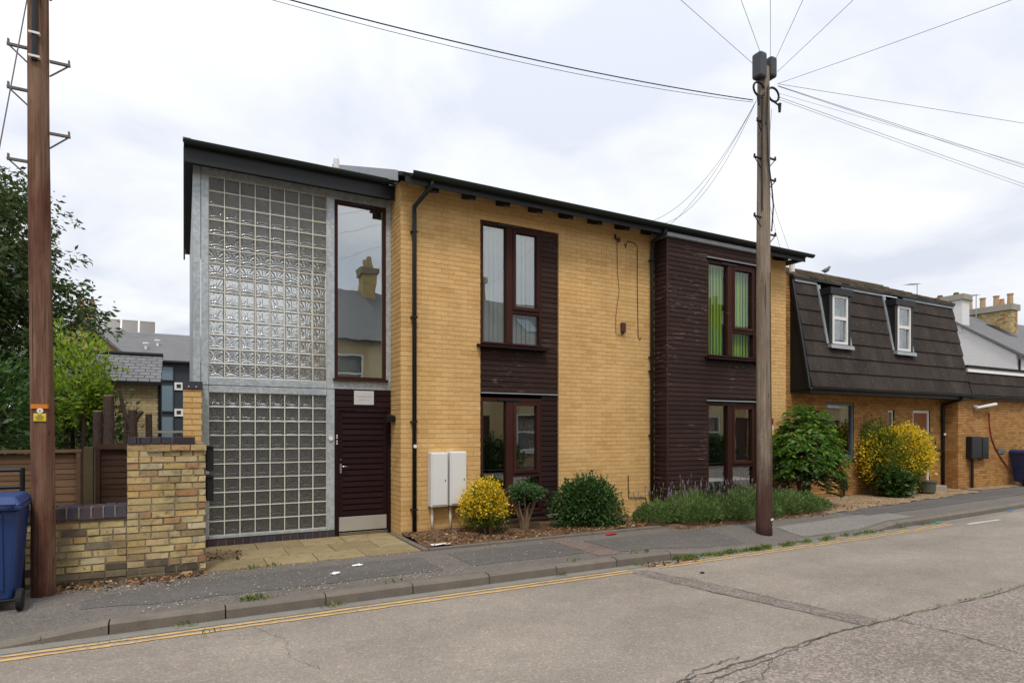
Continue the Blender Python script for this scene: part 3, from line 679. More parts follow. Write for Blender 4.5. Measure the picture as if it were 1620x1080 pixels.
def room(x0, x1, y0, y1, z0, z1, mat=DARKIN, parent=APT):
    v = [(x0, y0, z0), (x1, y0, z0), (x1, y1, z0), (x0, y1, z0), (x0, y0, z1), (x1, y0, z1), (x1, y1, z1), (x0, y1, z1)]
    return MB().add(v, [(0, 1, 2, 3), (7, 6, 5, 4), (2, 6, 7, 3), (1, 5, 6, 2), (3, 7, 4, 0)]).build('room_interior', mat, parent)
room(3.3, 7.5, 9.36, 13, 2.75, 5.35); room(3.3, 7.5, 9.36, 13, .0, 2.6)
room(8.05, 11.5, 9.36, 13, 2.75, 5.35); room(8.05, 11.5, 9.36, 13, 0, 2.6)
def blind(x0, x1, z0, z1, y, w, mat, ang=25, skip=()):
    rail = box('blind', WHITEP, APT, x0, x1, y - .02, y + .02, z1, z1 + .04)
    n_ = int((x1 - x0) / w)
    for i in range(n_):
        if i in skip: continue
        xc = x0 + w * (i + .5); a = R(ang + random.uniform(-9, 9)); c_, s_ = math.cos(a) * w * .56, math.sin(a) * w * .56
        MB().add([(xc - c_, y - s_, z0), (xc, y - .006, z0), (xc + c_, y + s_, z0), (xc - c_, y - s_, z1), (xc, y - .006, z1), (xc + c_, y + s_, z1)], [(0, 1, 4, 3), (1, 2, 5, 4)]).build('blind_slat', mat, rail)
blind(4.36, 5.46, 3.14, 5.06, 9.24, .089, WHITEBL, 14)
blind(4.36, 4.62, .3, 2.12, 9.5, .089, WHITEBL, 55)
blind(5.25, 5.46, .3, 2.12, 9.5, .089, WHITEBL, 60)
box('window_board', WHITEP, APT, 4.33, 5.49, 9.22, 9.6, .55, .58)

# ---- the projecting timber bay
BY = 8.75
bay_ops = [(9.08, 10.47, 3.03, 5.06), (9.08, 10.47, .38, 2.25)]
m = MB()
for a in holes(BAYX0 + .03, BAYX1, .05, 5.30, bay_ops): m.box(a[0], a[1], BY + .03, BY + .13, a[2], a[3])
m.box(BAYX0 + .03, BAYX0 + .1, BY + .135, 9.36, .05, 5.3); m.box(BAYX1 - .1, BAYX1, BY + .135, 9.36, .05, 5.3)
bay = m.build('bay', BLACK, APT)
rowsz = [.08 + HB * i for i in range(59)]
for z in rowsz:
    zt = z + HB - .004
    if zt > 5.32: break
    inw = any(o[2] - .005 < z + HB / 2 < o[3] + .005 for o in bay_ops)
    if inw: board(bay, BAYX0 + .03, 9.078, z, zt, BY, CLAD); board(bay, 10.472, BAYX1, z, zt, BY, CLAD)
    else: board(bay, BAYX0 + .03, BAYX1, z, zt, BY, CLAD)
    board(bay, BY + .0, 9.1, z, zt, BAYX0 + .0, CLAD, axis='x')
box('corner_trim', CLAD, bay, BAYX0 - .005, BAYX0 + .028, BY - .008, BY + .022, .06, 5.3)
box('lead_capping', ZINC, bay, BAYX0 - .03, BAYX1 + .03, BY - .05, 9.08, 5.302, 5.375, bevel=.006)
w1 = window(APT, 9.09, 10.46, 3.12, 5.02, BY + .02, (9.66, 9.80), 3.65, gmat=GLASSB)
w2 = window(APT, 9.09, 10.46, .42, 2.2, BY + .02, (9.66, 9.80), .93)
box('drip_strip', ZINC, w1, 9.05, 10.5, BY - .025, BY - .004, 5.045, 5.063); box('drip_strip', ZINC, w2, 9.05, 10.5, BY - .03, BY - .004, 2.222, 2.242)
blind(9.14, 10.42, 3.16, 4.94, BY + .15, .085, GREENBL, 16, skip=(6,))
blind(9.14, 9.4, .45, 2.15, BY + .4, .085, GREENBL, 50)
box('window_board', WHITEP, APT, 9.1, 10.45, BY + .13, 9.3, .62, .65)

# ---- galvanised stair tower with glass-block screens
GY = 9.6; GP = .20325; GX0 = .311; GX1 = GX0 + 8 * GP
tow = box('stair_tower', GALV, APT, .113, .15, GY + .06, 14.6, -.1, 5.3)
m = MB()
def plate(x0, x1, z0, z1, d=0): return box('frame_plate', GALV, tow, x0 + .002, x1 - .002, GY + d, GY + .05, z0 + .002, z1 - .002, bevel=.002)
plate(.113, .212, 0.0, 5.35); plate(.216, GX0, 2.288, 5.35, -.004); plate(.216, GX0, .11, 2.282, -.004)
ZU0, ZU1, ZL0, ZL1 = 2.392, 2.392 + 14 * GP, .152, .152 + 10 * GP
plate(GX0, GX1, ZU1, 5.35, -.004); plate(GX0, GX1, 2.288, ZU0, -.004); plate(GX0, GX1, ZL1, 2.282, -.004); plate(GX0, GX1, .11, ZL0, -.004)
plate(GX1, 2.055, 2.288, 5.35, -.004); plate(GX1, 2.055, .11, 2.282, -.004)
plate(2.055, 2.865, 5.215, 5.35); plate(2.865, 2.949, 2.288, 5.35); plate(2.055, 2.865, 2.288, 2.44)
box('backing', BLACK, tow, .15, 2.94, GY + .052, GY + .06, 2.27, 2.3)
def screen(z0, rows_, label):
    g = MB(); x1 = GX0 + 8 * GP; z1 = z0 + rows_ * GP; gw = .0135
    for i in range(9):
        xc = GX0 + i * GP; a, b = max(GX0, xc - gw / 2), min(x1, xc + gw / 2); g.box(a, b, GY + .012, GY + .095, z0, z1)
    for j in range(rows_ + 1):
        zc = z0 + j * GP; a, b = max(z0, zc - gw / 2), min(z1, zc + gw / 2)
        for i in range(8): g.box(GX0 + i * GP + gw / 2 + .0002, GX0 + (i + 1) * GP - gw / 2 - .0002, GY + .0125, GY + .0945, a, b)
    sc_ = g.build('glass_block_screen', GROUT, APT, label=label)
    return sc_
hb = (GP - .0147) / 2
gm = MB(); bv = .012
gm.add([(-hb, -.02, -hb), (hb, -.02, -hb), (hb, -.02, hb), (-hb, -.02, hb), (-hb + bv, -.03, -hb + bv), (hb - bv, -.03, -hb + bv), (hb - bv, -.03, hb - bv), (-hb + bv, -.03, hb - bv), (-hb, .03, -hb), (hb, .03, -hb), (hb, .03, hb), (-hb, .03, hb)],
       [(4, 5, 6, 7), (0, 1, 5, 4), (1, 2, 6, 5), (2, 3, 7, 6), (3, 0, 4, 7), (0, 8, 9, 1), (1, 9, 10, 2), (2, 10, 11, 3), (3, 11, 8, 0), (11, 10, 9, 8)])
gme = bpy.data.meshes.new('glass_block'); gme.from_pydata(gm.v, [], gm.f); gme.materials.append(GBLOCK)
for z0, rows_, lb in ((ZU0, 14, 'tall pale upper screen of glass blocks'), (ZL0, 10, 'darker lower screen of glass blocks beside the door')):
    sc_ = screen(z0, rows_, lb)
    for i in range(8):
        for j in range(rows_): inst('glass_block', gme, sc_, (GX0 + (i + .5) * GP, GY + .052, z0 + (j + .5) * GP))
# plinth of blue header bricks
pl = box('plinth', MORTAR_OLD, APT, .2, 2.06, GY + .012, GY + .1, -.05, .106)
for i in range(17):
    a = .215 + i * .1085
    if a + .098 < 2.06: inst('brick', brick_mesh(.098, .06, .095, BLUEB), pl, (a + .05, GY + .032, .056))
# tall stair window
sw = MB().frame(2.058, 2.862, 2.452, 5.212, .045, GY - .012, GY + .06, .06, .03).build('stair_window', FRAME, APT, bevel=.003)
box('pane', GLASS2, sw, 2.103, 2.817, GY + .02, GY + .026, 2.482, 5.152)
box('sill', FRAME, sw, 2.03, 2.89, GY - .06, GY + .0, 2.415, 2.45); box('trickle_vent', BLACK, sw, 2.3, 2.7, GY - .024, GY - .0125, 5.165, 5.195)
# entrance: head panel, frame, door with slats, kick plate, handle
hd = box('door_head', BLACK, APT, 2.058, 2.945, GY + .012, GY + .05, 2.0, 2.286)
for i in range(3): board(hd, 2.06, 2.943, 2.005 + i * .0935, 2.005 + (i + 1) * .0935 - .004, GY - .006, DOORM)
df_ = MB().box(2.058, 2.118, GY - .004, GY + .06, -.0, 2.0).box(2.888, 2.945, GY - .004, GY + .06, 0, 2.0).box(2.118, 2.888, GY - .004, GY + .06, 1.955, 2.0).build('door_frame', DOORM, APT)
door = MB().box(2.122, 2.884, GY + .03, GY + .07, .02, 1.95).build('door', DOORM, APT)
MB().box(2.122, 2.18, GY + .016, GY + .0295, .3, 1.95).box(2.826, 2.884, GY + .016, GY + .0295, .3, 1.95).build('stile', DOORM, door)
for i in range(18):
    z = .305 + i * .0905
    board(door, 2.182, 2.824, z, z + .078, GY + .012, DOORM, t=.016)
box('kick_plate', STEEL, door, 2.125, 2.881, GY + .012, GY + .028, .075, .295, bevel=.003)
for i in range(3): box('threshold_bar', CHROME, df_, 2.12, 2.886, GY - .02 - .012 * i, GY + .012 - .012 * i, .045 - .02 * i, .058 - .02 * i)
h_ = box('handle', CHROME, door, 2.135, 2.165, GY + .004, GY + .015, .98, 1.13); MB().tube([(2.15, GY + .004, 1.09), (2.15, GY - .05, 1.09), (2.25, GY - .055, 1.085)], .009, 8).build('lever', CHROME, h_, smooth=True)
MB().tube([(2.15, GY + .015, 1.19), (2.15, GY - .002, 1.19)], .022, 12).build('lock', BROWNBOX, door)
for i, z in enumerate((1.43, 1.468, 1.52, 1.555)): box('bell_button', CREAM, df_, 2.078, 2.1, GY - .012, GY - .0045, z, z + .022)
MB().tube([(1.995, GY - .004, 1.52), (1.995, GY - .03, 1.52)], .032, 16).build('round_sensor', WHITEP, tow, smooth=False)
# tower roof, fascia, verge and interior
tr_ = box('tower_roof', BLACKW, APT, -.0, 2.845, 9.31, 14.75, 5.50, 5.56)
box('fascia', BLACK, tr_, .012, 2.94, 9.37, 9.40, 5.285, 5.498); gutter(.0, 2.93, 9.315, 5.556, GREENBLACK, tr_)
box('verge_board', BLACK, tr_, -.002, .028, 9.405, 14.7, 5.26, 5.498); box('soffit', BLACK, tr_, .03, 2.94, 9.405, 14.6, 5.355, 5.37)
box('end_cap', STONE, tr_, -.01, .09, 9.30, 9.42, 5.561, 5.585)
m = MB()
for a in holes(.15, 2.95, -.1, 5.35, [(.25, 2.85, 2.75, 5.3)]): m.box(a[0], a[1], 14.5, 14.62, a[2], a[3])
m.build('rear_wall', PLASTER, tow); box('pane', GLASSD, tow, .25, 2.85, 14.55, 14.556, 2.75, 5.3)
MB().add([(.152, 9.72, 0), (.152, 14.5, 0), (.152, 14.5, 5.35), (.152, 9.72, 5.35), (2.94, 9.72, 0), (2.94, 14.5, 0), (2.94, 14.5, 5.35), (2.94, 9.72, 5.35), (.152, 9.72, .02), (2.94, 9.72, .02), (2.94, 14.5, .02), (.152, 14.5, .02)],
         [(0, 1, 2, 3), (7, 6, 5, 4), (8, 9, 10, 11), (3, 2, 6, 7)]).build('stair_interior', PLASTER, tow)
box('landing', PLASTER, tow, .16, 2.93, 13.2, 14.48, 2.5, 2.68)
st_ = MB()
for i in range(13): st_.box(2.7 - .17 * (i + 1), 2.7 - .17 * i, 11.0, 12.1, .18 * i, .18 * (i + 1))
st_.build('staircase', DARKIN, tow)
MB().hexa([(2.75, 10.95, -.0), (2.55, 10.95, -.0), (.35, 10.95, 2.3), (.35, 10.95, 2.5), (2.75, 10.99, 0), (2.55, 10.99, 0), (.35, 10.99, 2.3), (.35, 10.99, 2.5)]).build('stringer', WHITEP, tow)

# little fittings on the building's front
nm = box('name_plate', PLAQUE, None, 2.352, 2.664, GY - .018, GY - .0085, 2.05, 2.268, label='pale rectangular name plate screwed above the dark slatted door', cat='sign')
nm.location.z = 2.05; WLOC[nm.name] = Vector((2.508, GY - .013, 2.05))
text(nm, 'ELANDA PLACE', .034, INKG, (2.508, GY - .0188, 2.178), .0004); text(nm, 'FLATS 1 - 2', .034, INKG, (2.508, GY - .0188, 2.125), .0004)
fl = thing('flood_light', 'small black floodlight with white bracket on the brick beside the door', 'lamp', (2.9, 9.5, 1.8))
box('bracket', WHITEP, fl, 2.87, 2.94, 9.50, 9.548, 1.80, 1.89); MB().hexa([(2.80, 9.36, 1.77), (2.94, 9.36, 1.77), (2.93, 9.48, 1.80), (2.81, 9.48, 1.80), (2.80, 9.33, 1.87), (2.94, 9.33, 1.87), (2.93, 9.48, 1.90), (2.81, 9.48, 1.90)]).build('housing', BLACK, fl, bevel=.005)
MB().tube([(2.87, 9.48, 1.85), (2.9, 9.52, 1.85)], .02, 8).build('arm', BLACK, fl)
def cabinet(x0, x1, z0, z1, px, label):
    t = thing('meter_cabinet', label, 'meter box', ((x0 + x1) / 2, 9.0, .03), 'white meter cabinets on the brick front')
    box('case', CABW, t, x0, x1, 8.93, 9.095, z0, z1, bevel=.012)
    d = box('door', CABW, t, x0 + .018, x1 - .018, 8.918, 8.9285, z0 + .03, z1 - .02, bevel=.004)
    box('latch', BLACK, d, x1 - .055, x1 - .043, 8.912, 8.917, (z0 + z1) / 2 - .03, (z0 + z1) / 2)
    MB().tube([(px, 9.05, z0 - .0), (px, 9.05, .03)], .022, 10).build('conduit', CREAM, t, smooth=True)
cabinet(3.385, 3.665, .45, 1.30, 3.445, 'tall white meter cabinet nearer the downpipe, on a cream conduit')
cabinet(3.70, 3.985, .455, 1.31, 3.755, 'tall white meter cabinet nearer the yellow bush, on a cream conduit')
jb = thing('junction_box', 'small brown box on the brick between window panel and timber bay', 'junction box', (7.25, 9.08, 3.45))
box('case', BROWNBOX, jb, 7.20, 7.30, 9.045, 9.098, 3.48, 3.66, bevel=.012); MB().tube([(7.25, 9.08, 3.48), (7.25, 9.08, 3.44)], .012, 8).build('gland', BROWNBOX, jb)
wb = thing('wire_bracket', 'dark insulator bracket under the eave where thin wires land', 'bracket', (7.12, 9.07, 5.15))
MB().tube([(7.12, 9.098, 5.2), (7.12, 9.04, 5.2), (7.12, 9.04, 5.14)], [.02, .035, .028], 8).build('insulator', BROWNBOX, wb); box('plate', BROWNBOX, wb, 7.06, 7.1, 9.085, 9.098, 5.2, 5.29)
tag(MB().tube([(7.12, 9.088, 5.14), (7.13, 9.088, 4.6), (7.17, 9.088, 4.25), (7.12, 9.088, 3.95), (7.09, 9.088, 3.75), (7.09, 9.088, 3.46), (7.12, 9.088, 3.43), (7.24, 9.088, 3.43)], .0045, 6).build('wall_cable', BROWNBOX, None), 'thin brown cable running down the brick to the small brown box', 'cable')
tag(MB().tube([(7.3, 9.088, 5.16), (7.32, 9.085, 5.07), (7.36, 9.085, 5.2), (7.5, 9.085, 5.2), (7.6, 9.085, 5.14), (7.6, 9.085, 4.4), (7.62, 9.085, 3.44), (7.65, 9.085, 3.37), (7.7, 9.085, 3.42)], .0065, 6).build('wall_cable', CABLE, None), 'black cable looping under the eave and hanging with a hooked end', 'cable')
tag(MB().tube([(7.38, 9.085, .80), (7.39, 9.085, .38), (7.8, 9.085, .36), (7.85, 9.08, .1)], .008, 6).build('wall_cable', CABLE, None), 'black cable stepping across the brick low beside the second downpipe', 'cable')
ant = thing('roof_vent', 'small white vent stub standing on the stair tower roof', 'vent', (2.384, 11, 5.56))
MB().lathe([(.015, 0), (.015, .70)], (2.384, 11, 5.56), 8).build('stem', ZINC, ant); MB().lathe([(.035, 0), (.05, .04), (.05, .2), (.03, .26)], (2.384, 11, 6.24), 10).build('cap', WHITEP, ant)

# ================================================================== MANSARD HOUSE
MH = thing('mansard_house', 'ochre brick house with dark tiled mansard roof and two white dormer windows', 'building', (15.7, 9.5, 0))
WY = 9.5
ops = [(13.85, 14.95, .95, 2.33), (16.42, 16.72, 1.2, 2.18), (17.58, 18.43, .0, 2.2)]
m = MB()
for a in holes(11.86, 19.06, -.1, 2.7, ops): m.box(a[0], a[1], WY + .008, WY + .2, a[2], a[3])
m.box(11.86, 12.7, WY + .008, WY + .2, 2.7, 5.3); mw = m.build('wall', MORTAR2, MH)
bl = brick_list(11.86, 19.06, -.05, 2.7, ops) + brick_list(11.86, 12.6, 2.71, 5.25)
lay_bricks(mw, bl, BUFF2, WY, limit=300, eye=(10, 4), rest_parent=MH)
box('wall', MORTAR2, MH, 12.6, 19.4, 14, 14.2, -.1, 5.3); box('wall', MORTAR2, MH, 19.3, 19.45, 9.75, 13.9, -.1, 5.5); box('wall', MORTAR2, MH, 12.56, 12.7, 9.75, 13.9, 2.7, 5.3)
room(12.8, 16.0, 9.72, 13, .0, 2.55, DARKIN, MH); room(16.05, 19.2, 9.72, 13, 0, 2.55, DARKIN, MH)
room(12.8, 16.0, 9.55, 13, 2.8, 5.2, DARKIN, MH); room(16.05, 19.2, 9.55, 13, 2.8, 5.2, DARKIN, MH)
# brick soldier patches over window and door in red
w = MB().frame(13.855, 14.945, .955, 2.325, .06, WY + .02, WY + .09).build('window', GREYFR, MH); box('pane', GLASS, w, 13.915, 14.885, WY + .06, WY + .064, 1.015, 2.265)
box('sill', GREYFR, w, 13.80, 15.0, WY - .05, WY + .06, .915, .95); box('curtain', WHITEBL, w, 13.95, 14.25, WY + .25, WY + .28, 1.0, 2.25)
w = MB().frame(16.425, 16.715, 1.205, 2.175, .05, WY + .04, WY + .1).build('window', WHITEP, MH); box('pane', GLASS, w, 16.475, 16.665, WY + .07, WY + .074, 1.255, 2.125)
df_ = MB().box(17.585, 17.66, WY + .03, WY + .12, 0, 2.19).box(18.35, 18.425, WY + .03, WY + .12, 0, 2.19).box(17.66, 18.35, WY + .03, WY + .12, 2.12, 2.19).build('door_frame', WHITEP, MH)
d = box('door', DOORWOOD, MH, 17.665, 18.345, WY + .06, WY + .1, .12, 2.115); box('door_pane', GLASSD, d, 17.9, 18.1, WY + .052, WY + .059, 1.3, 1.62)
for i in range(1, 5): box('door_plank', DOORWOOD, d, 17.67 + .136 * (i - 1) + .002, 17.67 + .136 * i - .006, WY + .048, WY + .0595, .3, 1.25)
box('door_step', STONE, MH, 17.5, 18.6, WY - .35, WY + .05, .0, .12, bevel=.01); box('door_bell', BLACK, MH, 18.62, 18.69, WY - .02, WY + .005, 1.25, 1.4)
# mansard slope of single tiles
T0 = Vector((0, 9.0, 2.66)); T1 = Vector((0, 9.48, 5.22)); TU = (T1 - T0).normalized(); TN = Vector((0, -TU.z, TU.y))
sl = MB().hexa([(12.58, 9.03, 2.66), (19.5, 9.03, 2.66), (19.5, 9.2, 2.66), (12.58, 9.2, 2.66), (12.58, 9.51, 5.22), (19.5, 9.51, 5.22), (19.5, 9.7, 5.22), (12.58, 9.7, 5.22)])
# the slope is split round the two dormers
sl = MB()
def slope_pt(x, s_, n_=0): p = T0 + TU * s_ + TN * n_; return (x, p.y, p.z)
SL = (T1 - T0).length
dorm = [(13.44, 14.26), (16.10, 16.92)]
ds0, ds1 = 1.03, SL
def slab(x0, x1, a, b): sl.hexa([slope_pt(x0, a, -.012), slope_pt(x1, a, -.012), slope_pt(x1, a, -.09), slope_pt(x0, a, -.09), slope_pt(x0, b, -.012), slope_pt(x1, b, -.012), slope_pt(x1, b, -.09), slope_pt(x0, b, -.09)])
slab(12.58, 19.5, 0, ds0)
for a, b in ((12.58, dorm[0][0]), (dorm[0][1], dorm[1][0]), (dorm[1][1], 19.5)): slab(a, b, ds0, SL)
slope = sl.build('mansard_slope', BLACK, MH)
NC = 7; G = SL / NC; TW = .3
def tile_mesh(w_):
    k = ('tile', round(w_, 2))
    if k not in BM:
        L_ = G + .05; mb = MB(); a = w_ / 2 - .001
        def q(x_, s_, n_): v = TU * s_ + TN * n_; return (x_, v.y, v.z)
        mb.hexa([q(-a, 0, .012), q(a, 0, .012), q(a, L_, -.010), q(-a, L_, -.010), q(-a, 0, .040), q(a, 0, .040), q(a, L_, .010), q(-a, L_, .010)])
        mb.f = [f[::-1] for f in mb.f]
        me = bpy.data.meshes.new('tile'); me.from_pydata(mb.v, [], mb.f); me.materials.append(TILE); BM[k] = me
    return BM[k]
for r_ in range(NC):
    s_ = r_ * G - .02; x = 12.58 - (.15 if r_ % 2 else 0)
    while x < 19.5:
        segs = [(max(x, 12.58), min(x + TW, 19.5))]
        if s_ + G > ds0 + .12:
            for d0, d1 in dorm:
                ns = []
                for p, q in segs:
                    if q <= d0 or p >= d1: ns.append((p, q)); continue
                    if p < d0: ns.append((p, d0))
                    if q > d1: ns.append((d1, q))
                segs = ns
        for p, q in segs:
            if q - p > .04:
                w_ = T0 + TU * s_; inst('roof_tile', tile_mesh(q - p), slope, ((p + q) / 2, w_.y, w_.z + random.uniform(-.003, .003)))
        x += TW
for d0, d1 in dorm:   # dormers: lead cheeks, white window, dark flat head
    p0 = T0 + TU * ds0
    dm = MB().box(d0 - .02, d1 + .02, 9.09, 9.75, 4.87, 5.03).build('dormer', BLACK, MH)
    for xa in (d0, d1 - .11):
        MB().prism([(9.14, p0.z - .02), (9.66, p0.z - .02), (9.66, 4.868), (9.14, 4.868)], 'x', xa + .004, xa + .106).build('cheek', BLACK, dm)
    for xa in (d0 - .07, d1 - .04):
        MB().hexa([slope_pt(xa, ds0 + .02, .02), slope_pt(xa + .11, ds0 + .02, .02), slope_pt(xa + .11, ds0 + .02, .05), slope_pt(xa, ds0 + .02, .05), slope_pt(xa, SL - .1, .03), slope_pt(xa + .11, SL - .1, .03), slope_pt(xa + .11, SL - .1, .06), slope_pt(xa, SL - .1, .06)]).build('lead_soaker', ZINC, dm)
    w = MB().frame(d0 + .12, d1 - .12, p0.z + .03, 4.86, .06, 9.13, 9.2).box(d0 + .18, d1 - .18, 9.13, 9.2, 4.28, 4.36).build('window', WHITEP, dm)
    box('pane', GLASS, w, d0 + .18, d1 - .18, 9.17, 9.174, p0.z + .09, 4.28); box('pane', GLASS, w, d0 + .18, d1 - .18, 9.16, 9.164, 4.36, 4.80)
    MB().hexa([(d0 - .03, 9.05, p0.z - .09), (d1 + .03, 9.05, p0.z - .09), (d1 + .03, 9.2, p0.z - .05), (d0 - .03, 9.2, p0.z - .05), (d0 - .03, 9.07, p0.z), (d1 + .03, 9.07, p0.z), (d1 + .03, 9.2, p0.z + .025), (d0 - .03, 9.2, p0.z + .025)]).build('lead_apron', ZINC, dm)
    box('blind', WHITEBL, w, d0 + .18, d1 - .18, 9.3, 9.31, p0.z + .1, 4.6)
for a, b in ((12.58, dorm[0][0] - .05), (dorm[0][1] + .05, dorm[1][0] - .05), (dorm[1][1] + .05, 19.5)):
    MB().hexa([slope_pt(a, SL - .10, .035), slope_pt(b, SL - .10, .035), slope_pt(b, SL - .10, .05), slope_pt(a, SL - .10, .05), slope_pt(a, SL + .04, .02), slope_pt(b, SL + .04, .02), slope_pt(b, SL + .04, .05), slope_pt(a, SL + .04, .05)]).build('lead_flashing', ZINC, slope)
# end panel, underside, gutter
MB().prism([(9.0, 2.58), (9.5, 2.58), (9.72, 5.24), (9.46, 5.24)], 'x', 12.52, 12.575).build('verge_panel', BLACK, MH)
MB().hexa([(12.49, 8.97, 2.60), (12.55, 8.97, 2.60), (12.55, 9.03, 2.60), (12.49, 9.03, 2.60), (12.49, 9.44, 5.26), (12.55, 9.44, 5.26), (12.55, 9.5, 5.26), (12.49, 9.5, 5.26)]).build('verge_trim', BLACK, MH)
box('soffit', BLACK, MH, 12.53, 19.5, 9.02, 9.495, 2.52, 2.575); box('fascia', BLACK, MH, 12.53, 19.5, 8.99, 9.02, 2.5, 2.64); gutter(12.5, 19.5, 8.93, 2.63, BLACK, MH, 1.0)
# low-pitch tiled upper roof in stepped courses
m = MB(); ny = 9
for i in range(ny):
    y0 = 9.40 + i * .235; z0 = 5.27 + i * .104
    x = 12.5 - (.15 if i % 2 else 0)
    while x < 19.56:
        xa, xb = max(x, 12.5), min(x + .295, 19.56); dz = random.uniform(-.012, .014); dy_ = random.uniform(-.02, .015)
        if xb - xa > .03: m.hexa([(xa, y0 + dy_, z0 - .02 + dz), (xb, y0 + dy_, z0 - .02 + dz), (xb, y0 + .29, z0 + .08), (xa, y0 + .29, z0 + .08), (xa, y0 + dy_, z0 + .03 + dz), (xb, y0 + dy_, z0 + .03 + dz), (xb, y0 + .29, z0 + .115), (xa, y0 + .29, z0 + .115)])
        x += .3
m.hexa([(12.5, 11.52, 6.14), (19.56, 11.52, 6.14), (19.56, 14.2, 5.2), (12.5, 14.2, 5.2), (12.5, 11.52, 6.2), (19.56, 11.52, 6.2), (19.56, 14.2, 5.25), (12.5, 14.2, 5.25)])
ur = m.build('upper_roof', TILEM, MH)
x = 12.5
while x < 19.5:
    MB().tube([(x, 11.52, 6.18), (min(x + .44, 19.56), 11.52, 6.185)], .085, 8).build('ridge_tile', TILEM, ur); x += .45
MB().box(12.5, 19.5, 9.39, 9.5, 5.2, 5.245).build('eaves_board', BLACK, ur)
MB().lathe([(.06, 0), (.06, .25), (.09, .255), (.09, .34)], (12.40, 9.36, 5.3), 12).build('flue', WHITEP, MH, smooth=False)
downpipe(18.98, 9.44, 2.3, .0, 0, (18.98, 8.95, 2.58), parent=MH, r=.04, br=(1.9, .9)); box('white_clip', WHITEP, MH, 18.93, 19.03, 9.385, 9.40, 1.50, 1.56)
tag(MB().tube([(18.55, WY - .005, 1.18), (18.6, WY - .1, 1.1), (18.72, WY - .16, 1.05)], [.03, .05, .02], 8).build('hanging_lantern', BLACK, None), 'small black shade on the ochre wall right of the orange-brown door', 'lantern')

# ================================================================== LOW BRICK WING
LW = thing('low_brick_wing', 'low ochre brick wing with short tiled roof at the right edge', 'building', (22, 9.1, 0))
lw = MB().box(19.08, 27, 9.108, 9.3, -.1, 2.6).box(19.08, 19.3, 9.302, 9.5, -.1, 2.6).build('wall', MORTAR2, LW)
lay_bricks(lw, brick_list(19.07, 27, -.05, 2.55), BUFF2, 9.1, limit=280, eye=(14, 4), rest_parent=LW)
lay_bricks(lw, brick_list(9.152, 9.5, -.05, 2.55), BUFF2, 19.07, axis='x', limit=0, rest_parent=LW)
sl2 = MB().hexa([(19.53, 8.98, 2.64), (27, 8.98, 2.64), (27, 9.1, 2.64), (19.53, 9.1, 2.64), (19.53, 9.12, 3.3), (27, 9.12, 3.3), (27, 9.25, 3.3), (19.53, 9.25, 3.3)]).build('mansard_slope', BLACK, LW)
for r_ in range(2):
    x = 19.53
    while x < 27:
        w_ = T0 + TU * (r_ * .335 - .02); q = min(x + TW, 27)
        inst('roof_tile', tile_mesh(q - x), sl2, ((x + q) / 2, w_.y, w_.z)); x += TW
MB().hexa([(19.53, 9.06, 3.30), (27, 9.06, 3.30), (27, 9.2, 3.30), (19.53, 9.2, 3.30), (19.53, 9.09, 3.42), (27, 9.09, 3.42), (27, 9.2, 3.42), (19.53, 9.2, 3.42)]).build('flashing', WHITEP, sl2)
box('roof', BLACKW, LW, 19.5, 27, 9.05, 13, 3.425, 3.49); box('soffit', BLACK, LW, 19.52, 27, 8.98, 9.098, 2.52, 2.58); gutter(19.5, 27, 8.93, 2.62, BLACK, LW)
box('wall', MORTAR2, LW, 19.5, 27, 12.8, 13, -.1, 3.4)
tag(MB().tube([(19.85, 9.08, 2.33), (19.85, 8.98, 2.30)], .04, 8).tube([(19.80, 8.98, 2.28), (20.75, 8.93, 2.40)], [.038, .046], 10).build('strip_lamp', WHITEP, None), 'white tubular lamp bracketed under the gutter of the low wing', 'lamp')
mb_ = thing('meter_box', 'pair of black meter boxes with a pipe leg on the low wing wall', 'meter box', (19.9, 9.05, 0))
box('case', BLACK, mb_, 19.46, 20.02, 8.94, 9.098, .84, 1.47, bevel=.02); box('case', BLACK, mb_, 20.07, 20.42, 8.95, 9.098, .82, 1.45, bevel=.02)
MB().tube([(19.66, 9.03, .84), (19.66, 9.03, .02)], .04, 8).build('pipe_leg', BLACK, mb_)
tag(MB().tube([(20.72, 9.08, 2.14), (20.74, 9.08, 1.8), (20.84, 9.08, 1.45), (21.05, 9.08, 1.15), (21.35, 9.08, .88), (21.8, 9.07, .52), (22.1, 9.0, .2), (22.2, 8.9, .04)], .018, 8).build('hose', HOSE, None), 'red-brown hose curving down the low wing wall to the blue bin', 'hose')
box('vent', GREYFR, LW, 21.25, 21.6, 9.07, 9.098, .95, 1.1)
po = thing('bollard_light', 'short black bollard lamp against the ochre wall below the grey window', 'lamp', (14.4, 9.4, 0))
MB().tube([(14.4, 9.4, 0), (14.4, 9.4, .18)], .02, 8).build('stem', BLACK, po); box('head', BLACK, po, 14.34, 14.46, 9.33, 9.45, .16, .42, bevel=.02)

